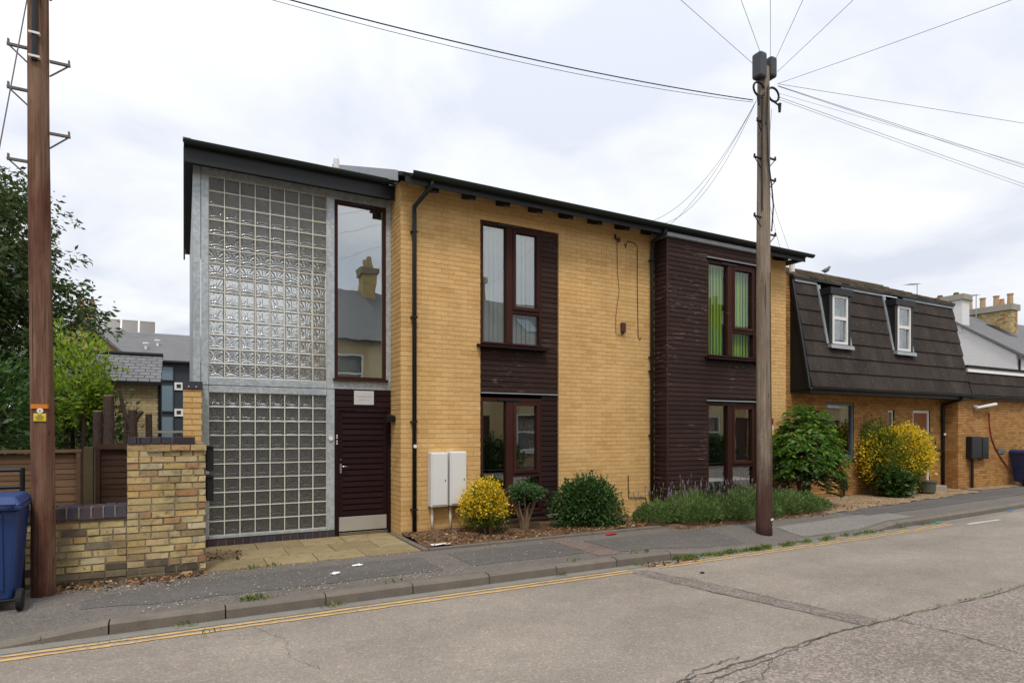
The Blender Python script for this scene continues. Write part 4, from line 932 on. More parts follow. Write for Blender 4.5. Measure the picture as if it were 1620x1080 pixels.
# ================================================================== GARDEN WALL, PILLAR, FENCE
GW = thing('garden_wall', 'old mottled stock brick pier and low wall with blue brick coping', 'wall', (-.4, 7.95, 0))
VY = 7.9
core = MB().box(-.545, .212, VY + .008, VY + .33, -.1, 1.50).box(-2.6, -.546, VY + .028, VY + .22, -.1, .70).build('wall_core', MORTAR_OLD, GW)
SOOT = brick_mat('soot_stained_brick', [(0, (.10, .085, .06)), (.4, (.17, .14, .09)), (.7, (.07, .06, .05)), (1, (.26, .21, .13))], .8, (.06, .055, .045), 3.0)
def old_bricks(lst, y, depth=.09):
    for a, b, z0, z1 in lst:
        mt = SOOT if (a < -.3 and z0 < .26 and random.random() < .85 - 1.6 * z0) or (z0 < .08 and random.random() < .5) else OLD
        key = random.randrange(5); l, h = b - a, z1 - z0
        k = ('old', round(l, 2), key, mt.name)
        if k not in BM:
            m = MB().box(-l / 2, l / 2, -depth / 2, depth / 2, -h / 2, h / 2)
            m.v = [(x_ + random.uniform(-.004, .004), y_ + (random.uniform(-.004, .004) if y_ < 0 else 0), z_ + random.uniform(-.0022, .0022)) for x_, y_, z_ in m.v]
            me = bpy.data.meshes.new('brick'); me.from_pydata(m.v, [], m.f); me.materials.append(mt); BM[k] = me
        inst('brick', BM[k], core, ((a + b) / 2, y + depth / 2 + random.uniform(-.007, .004), (z0 + z1) / 2))
pier = brick_list(-.545, .222, -.02, 1.405, L=.232, Hc=.0772, j=.017, irregular=.45)
old_bricks(pier, VY - .0)
old_bricks([(-.36, -.13, 1.415, 1.485), (-.12, .06, 1.415, 1.485), (.07, .235, 1.415, 1.485)], VY - .03)
old_bricks([(-.545, -.37, 1.415, 1.485)], VY)
old_bricks(brick_list(-2.6, -.556, -.02, .69, L=.232, Hc=.0772, j=.017, irregular=.35), VY + .02)
for z0 in [i * .0772 - .02 for i in range(18)]:    # pier's right-hand face
    me = brick_mesh_x(.06, .11 if int(z0 * 100) % 2 else .16, .066, OLD); inst('brick', me, core, (.20, VY + .22 if int(z0 * 100) % 2 else VY + .24, z0 + .033))
x = -.545   # blue headers and stretchers on top of the pier
for w_ in (.09, .035, .1, .1, .1, .04, .2, .16):
    if x + w_ > .24: break
    inst('coping_brick', brick_mesh(w_ - .008, .34, .068, BLUEB), GW, (x + w_ / 2, VY + .16, 1.535)); x += w_
x = -2.6
while x < -.6:
    me = BM.get('cop')
    if not me:
        m = MB().hexa([(-.05, -.13, 0), (.05, -.13, 0), (.05, .13, 0), (-.05, .13, 0), (-.05, -.10, .12), (.05, -.10, .12), (.05, .13, .135), (-.05, .13, .135)])
        me = bpy.data.meshes.new('coping_brick'); me.from_pydata(m.v, [], m.f); me.materials.append(BLUEB); BM['cop'] = me
    inst('coping_brick', me, GW, (x + .055, VY + .125, .70 + random.uniform(-.004, .004))); x += .108
m = MB()
for i in range(18): m.box(-2.6 + i * .108 + .1005, -2.6 + i * .108 + .1125, VY + .0, VY + .245, .70, .822)
m.build('coping_joints', MORTAR_OLD, GW)
# letterboxes on the pier's right flank
for z0, z1, lb in ((1.17, 1.47, 'upper black letterbox on the right side of the old brick pier'), (.82, 1.12, 'lower black letterbox on the right side of the old brick pier')):
    t = thing('letterbox', lb, 'letterbox', (.25, 8.05, z0), 'black letterboxes on the pier'); box('case', BLACK, t, .236, .31, 7.95, 8.25, z0, z1 - .02, bevel=.006)
    MB().hexa([(.232, 7.93, z1 - .02), (.325, 7.93, z1 - .02), (.325, 8.27, z1 - .02), (.232, 8.27, z1 - .02), (.232, 7.93, z1 + .0), (.32, 7.93, z1 - .012), (.32, 8.27, z1 - .012), (.232, 8.27, z1)]).build('lid', BLACK, t)
# yellow brick pillar behind the pier
PI_ = thing('brick_pillar', 'narrow yellow brick pillar with dark brick cap beside the stair tower', 'pillar', (.1, 9.4, 0))
pc = box('pillar_core', MORTAR, PI_, .0, .215, 9.31, 9.56, 0, 2.2)
lay_bricks(pc, brick_list(-.005, .22, 0, 2.2), BUFF, 9.3, limit=100)
lay_bricks(PI_, brick_list(9.352, 9.56, 0, 2.2), BUFF, -.005, axis='x', limit=0)
inst('cap_brick', brick_mesh(.24, .3, .1, BLUEB), PI_, (.108, 9.43, 2.255))
for x in (.06, .15): MB().tube([(x, 9.27, 2.235), (x, 9.285, 2.235)], .009, 8).build('mortar_plug', CREAM, PI_)
# waney-lap fence panels
def fence(x0, x1, zt, mat, label, seed):
    r_ = random.Random(seed); t = thing('garden_fence', label, 'fence', ((x0 + x1) / 2, 8.4, 0), 'fence panels behind the low wall')
    z = .12
    while z < zt - .06:
        h = r_.uniform(.07, .10); a = r_.uniform(-.006, .006); b = r_.uniform(-.006, .006)
        MB().hexa([(x0, 8.380, z + a), (x1, 8.380, z + b), (x1, 8.395, z + b), (x0, 8.395, z + a), (x0, 8.388, z + h + a), (x1, 8.388, z + h + b), (x1, 8.402, z + h + b), (x0, 8.402, z + h + a)]).build('slat', mat, t); z += h - .018
    for x in (x0, x1 - .04): box('batten', mat, t, x, x + .04, 8.345, 8.366, .08, zt - .02)
    box('top_rail', mat, t, x0 - .01, x1 + .01, 8.34, 8.42, zt - .02, zt + .012)
fence(-4.7, -2.9, 1.42, FENCEM, 'brown waney-lap fence panel at the left edge behind the blue bin', 1)
fence(-2.84, -1.02, 1.42, FENCEM, 'brown waney-lap fence panel behind the left wooden pole', 2)
fence(-.88, .05, 1.45, FENCED, 'dark wet-looking fence panel beside the old brick pier', 3)
tag(box('fence_post', POSTM, None, -.99, -.905, 8.33, 8.43, -.05, 1.46), 'greenish timber fence post between the brown and dark panels', 'post')
gr_ = thing('metal_rail', 'black tubular metal rail with two bars behind the blue bin', 'railing', (-1.8, 7.75, 0))
MB().tube([(-1.43, 7.75, 0), (-1.43, 7.75, 1.27)], .022, 8).build('post', BLACK, gr_)
for z in (1.25, 1.08, .25): MB().tube([(-1.43, 7.75, z), (-3.2, 7.75, z)], .02, 8).build('bar', BLACK, gr_)
MB().tube([(-3.2, 7.75, 0), (-3.2, 7.75, 1.27)], .022, 8).build('post', BLACK, gr_)

# ================================================================== WHEELED BINS
def bin_(loc, rz, label):
    t = thing('wheelie_bin', label, 'bin', loc, 'blue wheelie bins')
    o = Vector(loc)
    def ring(w, d, z, yo=0): return [(o.x - w, o.y - d + yo, o.z + z), (o.x + w, o.y - d + yo, o.z + z), (o.x + w, o.y + d + yo, o.z + z), (o.x - w, o.y + d + yo, o.z + z)]
    b = MB().hexa(ring(.225, .25, .09) + ring(.28, .335, .93)).build('body', BINB, t, bevel=.035)
    MB().hexa(ring(.30, .36, .925) + ring(.30, .36, .97)).build('rim', BINB, t, bevel=.012)
    MB().hexa(ring(.305, .375, .972) + ring(.25, .31, 1.045, .02)).build('lid', BINB, t, bevel=.02)
    MB().tube([(o.x - .27, o.y - .42, o.z + .99), (o.x + .27, o.y - .42, o.z + .99)], .018, 8).build('handle', BINB, t)
    for s_ in (-1, 1): MB().box(o.x + s_ * .22 - .02, o.x + s_ * .22 + .02, o.y - .43, o.y - .36, o.z + .955, o.z + 1.0).build('hinge', BINB, t, bevel=.006)
    for xx in (-.15, .0, .15): MB().hexa([(o.x + xx - .012, o.y - .278, o.z + .2), (o.x + xx + .012, o.y - .278, o.z + .2), (o.x + xx + .012, o.y - .25, o.z + .2), (o.x + xx - .012, o.y - .25, o.z + .2), (o.x + xx - .012, o.y - .345, o.z + .9), (o.x + xx + .012, o.y - .345, o.z + .9), (o.x + xx + .012, o.y - .31, o.z + .9), (o.x + xx - .012, o.y - .31, o.z + .9)]).build('rib', BINB, t)
    MB().tube([(o.x - .28, o.y - .24, o.z + .1), (o.x + .28, o.y - .24, o.z + .1)], .012, 8).build('axle', BLACK, t)
    for s_ in (-1, 1):
        w = MB().tube([(o.x + s_ * .25, o.y - .24, o.z + .1), (o.x + s_ * .255, o.y - .24, o.z + .1), (o.x + s_ * .295, o.y - .24, o.z + .1), (o.x + s_ * .3, o.y - .24, o.z + .1)], [.09, .1, .1, .09], 20).build('wheel', RUBBER, t, smooth=False)
        MB().tube([(o.x + s_ * .3, o.y - .24, o.z + .1), (o.x + s_ * .303, o.y - .24, o.z + .1)], .05, 14).build('hub', BLACK, w)
    for c in t.children_recursive: pass
    t.rotation_euler.z = rz; return t
bin_((-1.61, 7.30, pz(-1.7, 7.3)), R(3), 'blue wheelie bin at the left edge beside the wooden pole')
bin_((22.0, 8.66, .02), R(-30), 'blue wheelie bin at the right edge against the low brick wing')

# ================================================================== POLES
def step(t, x, y, z, side, mat, L=.17):
    MB().box(x if side > 0 else x - L, x + L if side > 0 else x, y - .014, y + .014, z - .012, z + .012).box(x + side * (L - .012) - .008, x + side * (L - .012) + .008, y - .014, y + .014, z + .0121, z + .05).tube([(x + side * (L - .02), y, z - .012), (x, y, z - .15)], .008, 6).build('step', mat, t)
M_STEP = M('rusty_grey_steel', (.14, .12, .115), .6, .2)
pl_ = thing('utility_pole', 'thick reddish-brown wooden pole beside the blue bin at left', 'pole', (-1.24, 7.58, 0))
def pole_mesh(x, y, h, r0, r1, lean, mat, t):
    n_ = 24; pts = []; rs = []
    for i in range(n_ + 1):
        f = i / n_; pts.append((x + lean * f + .006 * math.sin(f * 9), y, -.2 + (h + .2) * f)); rs.append((r0 + (r1 - r0) * f) * (1 + .012 * math.sin(f * 31)))
    return MB().tube(pts, rs, 20).build('shaft', mat, t, smooth=True)
PX, PYY = -1.235, 7.60
pole_mesh(PX, PYY, 8.6, .104, .079, -.06, POLE_L, pl_)
for z, s_ in ((5.42, -1), (5.34, 1), (5.0, -1), (4.62, 1), (4.3, -1), (6.1, 1), (6.3, -1)): step(pl_, PX - .03 + s_ * .084, PYY - .02, z, s_, M_STEP)
MB().tube([(PX - .055, PYY - .098, 5.28), (PX - .055, PYY - .096, 6.6), (PX - .055, PYY - .09, 8.3)], .026, 8).build('cable_guard', CABLE, pl_)
for z in (5.30, 5.53, 5.9): box('guard_band', WHITEP, pl_, PX - .10, PX - .01, PYY - .13, PYY - .085, z, z + .02)
YF = PYY - .100
nt = box('label_plate', ORANGE, pl_, PX - .085, PX + .055, YF - .006, YF + .03, 1.862, 1.905); nt.rotation_euler.z = R(-9)
MB().tube([(PX - .01, YF - .012, 1.84), (PX - .01, YF + .01, 1.84)], .026, 14).build('round_tag', WHITEP, pl_)
sg = box('notice', YEL, pl_, PX - .062, PX + .038, YF - .009, YF + .012, 1.735, 1.812, bevel=.006)
for i, w_ in enumerate((.026, .034, .018)): box('notice_line', INK, sg, PX - .012 - w_, PX - .012 + w_, YF - .0108, YF - .0095, 1.752 + .019 * i, 1.760 + .019 * i)
MB().tube([(PX - .01, YF - .0135, 1.834), (PX - .01, YF - .0135, 1.848)], .004, 6).build('digit', INK, pl_)

pr_ = thing('utility_pole', 'grey weathered telephone pole on the pavement in front of the timber bay', 'pole', (8.36, 6.83, 0), None)
QX, QY = 8.36, 6.83
pole_mesh(QX, QY, 7.55, .128, .094, -.02, POLE_R, pr_)
for z, s_ in ((6.05, -1), (6.10, 1), (5.75, 1), (5.1, -1), (4.85, 1), (6.65, -1)): step(pr_, QX - .015 + s_ * .098, QY - .03, z, s_, BLACK, .16 if z < 6.5 else .09)
for s_, w_, z0, z1 in ((-1, .17, 7.33, 7.74), (1, .15, 7.40, 7.73)):
    xc = QX - .02 + s_ * .125; b = MB().prism([(xc - w_ * .5, QY - .12), (xc + w_ * .5, QY - .12), (xc + w_ * .5, QY + .06), (xc - w_ * .5, QY + .06)], 'z', z0, z1).build('splice_box', M('grey_splice_box', (.055, .06, .068), .5) if s_ < 0 else bpy.data.materials['grey_splice_box'], pr_, bevel=.035)
for s_ in (-1, 1):
    pts = [(QX - .02 + s_ * (.17 + .13 * math.cos(a)), QY - .06, 7.14 + .11 * math.sin(a)) for a in lin(0, 2 * math.pi, 18)]
    MB().tube(pts, .018, 6).build('cable_coil', CABLE, pr_)
    MB().tube([(QX - .02 + s_ * .12, QY - .1, 7.0), (QX + s_ * .26, QY - .1, 6.96)], .014, 6).tube([(QX + s_ * .25, QY - .1, 7.0), (QX + s_ * .25, QY - .1, 6.86)], [.03, .02], 8).build('drop_clamp', BLACK, pr_)
MB().tube([(QX - .05, QY - .12, 7.2), (QX - .09, QY - .13, 6.6), (QX - .06, QY - .13, 6.0), (QX + .02, QY - .13, 5.6), (QX + .1, QY - .1, 5.3), (QX + .12, QY - .05, 4.9)], .012, 6).build('pole_cable', CABLE, pr_)
MB().tube([(QX - .12, QY - .06, 7.0), (QX - .125, QY - .06, 5.2)], .014, 6).build('pole_cable', CABLE, pr_)
MB().tube([(QX + .02, QY - .123, .05), (QX + .018, QY - .113, 2.6), (QX + .013, QY - .105, 4.2)], .008, 6).build('cable_groove', M('dark_wood_split', (.06, .035, .028), .9), pr_)
def ptag(name, mat, ang, z0, z1, wd):
    a = R(ang); r_ = .128; c = (QX + r_ * math.sin(a), QY - r_ * math.cos(a)); o = box(name, mat, pr_, c[0] - wd, c[0] + wd, c[1] - .008, c[1] + .008, z0, z1); o.rotation_euler.z = a; return o
ptag('red_tag', RED, 62, 1.74, 1.84, .05); ptag('white_tag', WHITEP, 62, 1.655, 1.735, .04); ptag('yellow_tag', YEL, 62, 1.575, 1.65, .04); ptag('number_plate', WHITEP, 22, .185, .215, .05)
for i, (a, z) in enumerate(((20, .13), (20, .06), (60, .09))): ptag('nail_tag', ZINC, a, z, z + .02, .012)
far_pole = thing('utility_pole', 'distant telephone pole further down the street', 'pole', (40, 1.2, 0))
pole_mesh(40, 1.2, 8, .13, .1, 0, POLE_R, far_pole)

# ---- overhead wires
def wire(pts, r_, mat, label, group='overhead wires'): return tag(MB().tube(pts, r_, 5).build('overhead_wire', mat, None), label, 'wire', group)
top = (QX - .02, QY - .05, 7.4)
a = Vector((-1.28, 7.55, 6.62)); b = Vector((8.06, 6.80, 6.95))
wire(sag(a, b, .17, 22), .0078, CABLE, 'thick black cable sagging from the upper left to the telephone pole')
wire(sag(a + Vector((0, 0, -.02)), b + Vector((0, 0, -.035)), .215, 22), .0035, CABLE, 'thin wire just below the thick black cable')
for (x1, z1), p0, lb in (((-31.2, 5.2), (8.12, 6.78, 7.49), 'leftmost'), ((-12.1, 5.2), (8.24, 6.78, 7.70), 'second from left'), ((-7.1, 5.2), (8.45, 6.78, 7.71), 'third from left, nearly vertical'), ((-2.5, 5.2), (8.55, 6.78, 7.70), 'fourth from left'), ((1.6, 5.2), (8.62, 6.78, 7.55), 'fifth from left'), ((8.4, 5.2), (8.62, 6.78, 7.35), 'rightmost')):
    wire(sag(p0, (x1, -5.7, z1), .12, 20), .0035, CABLEG, 'thin grey wire fanning up from the telephone pole top, ' + lb)
for p1, p0, lb, r_, sg_ in (((43.5, -5.7, 5.2), (8.6, 6.75, 7.33), 'highest of the wires running from the pole to the right edge', .0036, .05), ((40, 1.2, 4.9), (8.6, 6.75, 7.30), 'second highest wire running from the pole to the right edge', .0036, .1), ((40, 1.2, 4.72), (8.6, 6.75, 7.29), 'third wire down from the pole to the right edge', .0036, .12),
                            ((40, 1.2, 5.75), (8.6, 6.75, 7.18), 'fourth wire down from the pole to the right edge, faint', .0022, .15), ((40, 4.0, 5.9), (8.6, 6.75, 7.12), 'fifth wire down from the pole to the right edge', .0036, .1), ((40, 4.0, 5.75), (8.6, 6.75, 7.08), 'lowest wire running from the pole to the right edge', .003, .1)):
    wire(sag(p0, p1, sg_, 24), r_, CABLEG, lb)
for p1, dd, lb in (((7.60, 8.72, 5.50), .35, 'leftmost of three slack wires dropping from the pole to the eave'), ((7.88, 8.72, 5.50), .42, 'middle of three slack wires dropping from the pole to the eave'), ((8.06, 8.72, 5.50), .2, 'rightmost of three slack wires dropping from the pole to the eave')):
    wire(sag((8.12, 6.78, 6.95), p1, dd, 14), .0035, CABLEG, lb)
wire([(8.48, 6.78, 6.9), (8.75, 7.1, 5.9), (10.2, 8.0, 5.75), (12.38, 9.34, 5.6)], .003, CABLEG, 'slack wire from the pole to the white flue')
wire(sag((8.48, 6.8, 5.3), (12.36, 9.36, 5.55), .3, 10), .003, CABLE, 'short slack wire from mid pole to the white flue')
wire([(-1.2, 7.5, 6.9), (-1.55, 7.5, 4.42), (-2.17, 7.5, 0)], .006, CABLEG, 'stay wire slanting down beside the left wooden pole')

# ================================================================== PLANTS
def bush(name, label, cat, c, r, ncl, per, size, mat, seed, mat2=None, n2=0, asp=.55, zmin=-.55, stems=6, spread=.05, amp=.16, droop=.0, split=.0):
    t = thing(name, label, cat, (c[0], c[1], .02))
    m = MB()
    for i in range(stems):
        a = 2 * math.pi * i / stems + random.random(); q = Vector(c) + Vector((math.cos(a) * r[0] * .55, math.sin(a) * r[1] * .55, r[2] * random.uniform(.1, .5)))
        m.tube([(c[0] + .05 * math.cos(a), c[1] + .05 * math.sin(a), 0), ((c[0] + q.x) / 2, (c[1] + q.y) / 2, q.z * .45), q], [.018, .014, .006], 6)
    m.build('branches', TWIG, t)
    C, D = lobed(c, r, ncl, .5, seed, amp, zmin); P, DD = clusters(C, D, per, spread); leaf_mesh('leaves', mat, t, P, DD, size, asp, droop, .6, kind='stuff')
    C, D = lobed(c, r, 46, .93, seed, amp, -.2); P = []; V = []
    for c_, d_ in zip(C, D):
        d_ = np.array((d_[0] * .6, d_[1] * .6, abs(d_[2]) * .6 + .6)); L_ = random.uniform(1.2, 3.2) * size
        for k in range(9): P.append(c_ + d_ * L_ * k / 8); V.append(d_ + rng.normal(0, .7, 3))
    leaf_mesh('shoots', mat2 or mat, t, np.array(P), np.array(V), size, asp, 0, .2, kind='stuff')
    if mat2:
        C, D = lobed(c, (r[0] * 1.02, r[1] * 1.02, r[2] * 1.02), n2, .86, seed, amp, split); P, DD = clusters(C, D, per, spread); leaf_mesh('new_growth', mat2, t, P, DD, size, asp, droop - .3, .6, kind='stuff')
    return t
bush('euonymus_bush', 'rounded yellow and green bush beside the white meter cabinets', 'bush', (4.17, 8.52, .44), (.285, .28, .40), 420, 9, .042, LF_EUG, 3, LF_EUY, 430, zmin=-.9, spread=.045, amp=.24, split=-.3)
bush('evergreen_shrub', 'broad dark green shrub in front of the brick right of the timber panel', 'shrub', (5.98, 8.45, .40), (.50, .38, .42), 1300, 10, .05, LF_GREEN, 5, spread=.06, amp=.30, zmin=-.85)
t = thing('multi_stem_shrub', 'small bare-stemmed shrub with a flat green top between two bushes', 'shrub', (4.80, 8.5, .02))
m = MB(); tips = []
for i in range(7):
    a = 2 * math.pi * i / 7 + .3; q = (4.80 + .22 * math.cos(a), 8.5 + .16 * math.sin(a), random.uniform(.48, .6)); tips.append(q)
    m.tube([(4.80 + .03 * math.cos(a), 8.5 + .03 * math.sin(a), 0), (4.80 + .07 * math.cos(a), 8.5 + .06 * math.sin(a), .22), ((4.80 + q[0]) / 2 + .05 * math.cos(a), (8.5 + q[1]) / 2, .4), q], [.028, .022, .016, .009], 7)
m.build('stems', TWIG, t)
C, D = lobed((4.80, 8.48, .66), (.32, .24, .14), 230, .3, 8, .2, -.6); D[:, 2] *= .3; P, DD = clusters(C, D, 9, .03); leaf_mesh('leaves', LF_NAN, t, P, DD, .055, .38, .25, .45, kind='stuff')
# pinnate-leaved shrub
def fronds(C, D, L, nl, wid):
    P = []; V = []
    for c, d in zip(C, D):
        d = Vector(d); d.z = max(d.z, .1) * .6 + .15; d.normalize(); side = d.cross(Vector((0, 0, 1))).normalized(); l = L * random.uniform(.7, 1.15)
        for k in range(nl):
            f = k / nl; p = Vector(c) + d * (l * f) + Vector((0, 0, -.55 * l * f * f))
            tan = (d + Vector((0, 0, -1.1 * f))).normalized()
            for s_ in (-1, 1): P.append(p); V.append(side * s_ * .9 + tan * .55 + Vector((0, 0, -.12)))
    return np.array([tuple(p) for p in P]), np.array([tuple(v) for v in V])
t = thing('mahonia_shrub', 'tall bright green shrub of feathery divided leaves right of the telephone pole', 'shrub', (11.78, 8.62, .02))
m = MB()
for i in range(8):
    a = i * .8; q = (11.78 + .4 * math.cos(a), 8.6 + .3 * math.sin(a), random.uniform(1.1, 1.7)); m.tube([(11.78 + .06 * math.cos(a), 8.6 + .06 * math.sin(a), 0), (11.78 + .15 * math.cos(a), 8.6 + .12 * math.sin(a), .6), q], [.03, .024, .012], 6)
m.build('stems', TWIG, t)
C, D = lobed((11.80, 8.60, 1.0), (.60, .46, .84), 520, .25, 4, .14, -.75); P, V = fronds(C, D, .30, 9, .1); leaf_mesh('leaves', LF_MAHD, t, P, V, .088, .36, .1, .14, kind='stuff')
C, D = lobed((11.80, 8.60, 1.14), (.66, .50, .84), 460, .72, 4, .14, -.55); P, V = fronds(C, D, .30, 9, .1); leaf_mesh('new_growth', LF_MAH, t, P, V, .10, .30, 0, .14, kind='stuff')
# golden shrub by the door and the dark one at its foot
bush('golden_shrub', 'large golden yellow shrub growing in front of the ochre house door', 'shrub', (16.15, 8.95, .90), (.92, .50, .80), 900, 9, .062, LF_EUG, 11, LF_EUY, 1300, zmin=-.85, spread=.075, amp=.22, split=-.4)
bush('green_shrub', 'green leafy shrub merging into the left of the golden shrub', 'shrub', (15.45, 9.1, .98), (.45, .35, .70), 900, 9, .06, LF_EUG, 12, zmin=-.8, spread=.06, amp=.25)
bush('dark_shrub', 'low dark blue-green shrub at the foot of the golden shrub', 'shrub', (15.42, 8.72, .32), (.36, .30, .33), 260, 8, .09, LF_GREEN, 13, zmin=-.8, spread=.06, asp=.7)
pot = thing('plant_pot', 'grey-green round plant pot by the door step of the ochre house', 'pot', (17.0, 8.85, 0)); MB().lathe([(.15, 0.01), (.2, .05), (.22, .28), (.24, .3), (.24, .34), (.2, .34)], (17.0, 8.85, 0), 18).build('pot', M('glazed_pot', (.10, .11, .075), .5), pot, smooth=False)
MB().lathe([(.195, 0), (.19, .01)], (17.0, 8.85, .32), 18).build('soil', SOIL, pot)
# lavender: rounded clumps of upright leaves with flower spikes
def lavender(x, y, r_, h, label, seed, flowers):
    h *= .86; flowers = int(flowers * .6); g = np.random.default_rng(seed); t = thing('lavender_clump', label, 'lavender', (x, y, .02), 'lavender along the front bed')
    n_ = int(3400 * r_ * r_ / .16); a = g.uniform(0, 2 * math.pi, n_); rr = np.sqrt(g.uniform(0, 1, n_)); ex = .75 * r_
    dome = np.sqrt(np.maximum(0, 1 - rr ** 2)) * .75 + .25
    z = g.uniform(.1, 1, n_) ** .6 * h * dome * (1 + .18 * np.sin(a * 3 + seed)); P = np.stack([x + r_ * rr * np.cos(a), y + ex * rr * np.sin(a), z * .86], 1)
    D = np.stack([rr * np.cos(a) * .9, rr * np.sin(a) * .9, np.ones(n_)], 1); leaf_mesh('leaves', LF_LAV, t, P, D, .075, .17, 0, .45, kind='stuff')
    m = MB(); fm = MB()
    for i in range(flowers):
        a_ = g.uniform(0, 6.28); r2 = math.sqrt(g.uniform(0, 1)) * .9; bx, by = x + r_ * r2 * math.cos(a_), y + ex * r2 * math.sin(a_); z0 = h * (math.sqrt(1 - r2 * r2) * .7 + .2); l = g.uniform(.14, .3)
        tx, ty, tz = bx + math.cos(a_) * r2 * .16 + g.normal(0, .03), by + math.sin(a_) * r2 * .1 + g.normal(0, .03), z0 + l
        m.tube([(bx, by, z0 * .7), (tx, ty, tz)], .0022, 3, False); fm.tube([(tx, ty, tz), (tx, ty, tz + .03), (tx, ty, tz + .06)], [.006, .010, .004], 4)
    if flowers: m.build('flower_stalks', LF_LAV, t, kind='stuff'); fm.build('flower_spikes', PURPLE, t, kind='stuff')
for i, (x, y, r_, h, fl_, lb) in enumerate(((7.35, 8.25, .45, .48, 40, 'leftmost lavender clump, beside the second downpipe'), (7.95, 7.95, .52, .54, 70, 'lavender clump in flower below the corner of the timber bay'), (8.7, 7.9, .55, .58, 55, 'lavender clump left of the telephone pole below the bay window'), (9.45, 7.95, .55, .60, 40, 'lavender clump behind the telephone pole'), (10.15, 8.0, .5, .58, 8, 'green lavender clump just right of the telephone pole'),
                                             (10.75, 8.0, .5, .52, 4, 'green lavender clump under the feathery shrub'), (11.35, 8.15, .45, .32, 0, 'low green clump at the right end of the lavender'), (8.3, 8.4, .5, .64, 40, 'lavender clump against the timber bay'), (9.9, 8.45, .5, .64, 20, 'lavender clump against the bay window'))):
    lavender(x, y, r_, h, lb, i + 30, fl_)

# tree and garden shrubs on the left
def tree(name, label, base, h, r0, limbs, mat, seed, ncl, per, size, crown_lo=.25, cr=3., asp=.4, droop=.3):
    g = random.Random(seed); t = thing(name, label, 'tree', base); bx, by, bz = base; m = MB(); C = []; D = []
    m.tube([(bx, by, -.1), (bx + .1, by, h * .3), (bx - .1, by + .1, h * .65), (bx, by, h * .97)], [r0, r0 * .8, r0 * .5, r0 * .12], 9)
    for i in range(limbs):
        f = crown_lo + (1 - crown_lo) * (i + .5) / limbs; a = i * 2.399 + g.uniform(-.3, .3); L = cr * math.sin(math.pi * min(1, (f - crown_lo) / (1 - crown_lo) * .8 + .22)) ** .6 * g.uniform(.75, 1.1)
        s0 = Vector((bx, by, h * f * .92)); e0 = s0 + Vector((math.cos(a) * L, math.sin(a) * L, L * g.uniform(.05, .4))); mid = (s0 + e0) / 2 + Vector((0, 0, L * .12))
        m.tube([s0, mid, e0], [r0 * .3, r0 * .18, .012], 6)
        for k in range(ncl):
            u = g.uniform(.2, 1.05); p = (s0.lerp(mid, min(1, u * 2)) if u < .5 else mid.lerp(e0, u * 2 - 1)); sp = .13 * L * (1.2 - .5 * u) + .12
            C.append(tuple(p + Vector((g.gauss(0, sp), g.gauss(0, sp), g.gauss(0, sp * .75))))); D.append((math.cos(a), math.sin(a), -.1))
    m.build('trunk', BARKM, t); P, DD = clusters(np.array(C), np.array(D), per, .085); leaf_mesh('crown', mat, t, P, DD, size, asp, droop, .7, kind='stuff')
    return t
tree('evergreen_tree', 'large dark evergreen tree behind the left wooden pole', (-4.65, 15.5, 0), 7.6, .28, 64, LF_YEW, 5, 95, 26, .115, .12, 2.85)
tree('evergreen_tree', 'dark tree further left behind the evergreen, cut by the left edge', (-8.6, 17.5, 0), 8, .28, 50, LF_YEW, 9, 70, 24, .12, .15, 3.0)
def shrub_tall(label, c, r, h0, ncl, per, size, mat, seed, nm, trunks, asp=.5):
    t = thing(nm, label, 'shrub', (c[0], c[1], 0)); m = MB()
    for i in range(trunks):
        a = i * 2.4; m.tube([(c[0] + r[0] * .45 * math.cos(a), c[1] + r[1] * .5 * math.sin(a), 0), (c[0] + r[0] * .5 * math.cos(a), c[1] + r[1] * .5 * math.sin(a), c[2])], [.045, .02], 7)
    m.build('stems', BARKM, t); C, D = lobed(c, r, ncl, .35, seed, .28, -.9); D[:, 2] += .5; P, DD = clusters(C, D, per, .07); leaf_mesh('leaves', mat, t, P, DD, size, asp, 0, .55, kind='stuff'); return t
shrub_tall('tall bright yellow-green shrub right of the left wooden pole', (-1.27, 10.7, 2.2), (.42, .38, .70), 1.5, 330, 10, .085, LF_BRIGHT, 21, 'bright_shrub', 6, .42)
shrub_tall('shaded green foliage under the bright shrub behind the fence', (-1.3, 11.0, 1.55), (.62, .4, .62), 1.0, 300, 9, .085, LF_LAUREL, 22, 'green_hedge', 4, .42)
shrub_tall('glossy green laurel left of the left wooden pole', (-2.35, 9.9, 1.95), (.62, .5, .72), 1.2, 380, 10, .10, LF_LAUREL, 23, 'laurel_shrub', 4, .45)
def stump(x, y, h, r_, label, branch=None):
    t = thing('tree_stump', label, 'stump', (x, y, 0), 'sawn-off trunks behind the fence'); MB().tube([(x, y, 0), (x + .01, y, h * .5), (x, y, h)], [r_ * 1.15, r_, r_ * .95], 12).build('trunk', BARKM, t, smooth=False)
    MB().tube([(x, y, h), (x, y, h + .008)], r_ * .85, 12).build('cut_face', CUT, t)
    for br in branch or (): MB().tube(br, [.035, .028, .018], 7).build('branch', BARKM, t)
stump(-.87, 9.6, 2.10, .062, 'tallest pale-topped sawn trunk behind the dark fence panel')
stump(-.60, 9.6, 1.92, .055, 'forked sawn trunk with a thin upright branch', [[(-.60, 9.6, 1.62), (-.70, 9.58, 1.9), (-.745, 9.55, 2.18)], [(-.58, 9.6, 1.78), (-.52, 9.6, 1.86), (-.48, 9.6, 1.9)], [(-.66, 9.6, 1.2), (-.68, 9.6, 1.5), (-.68, 9.6, 1.76)]])
stump(-.42, 9.7, 1.87, .042, 'shortest sawn trunk nearest the old brick pier')
stump(-1.02, 9.9, 1.9, .06, 'dark trunk in the shade under the bright shrub')

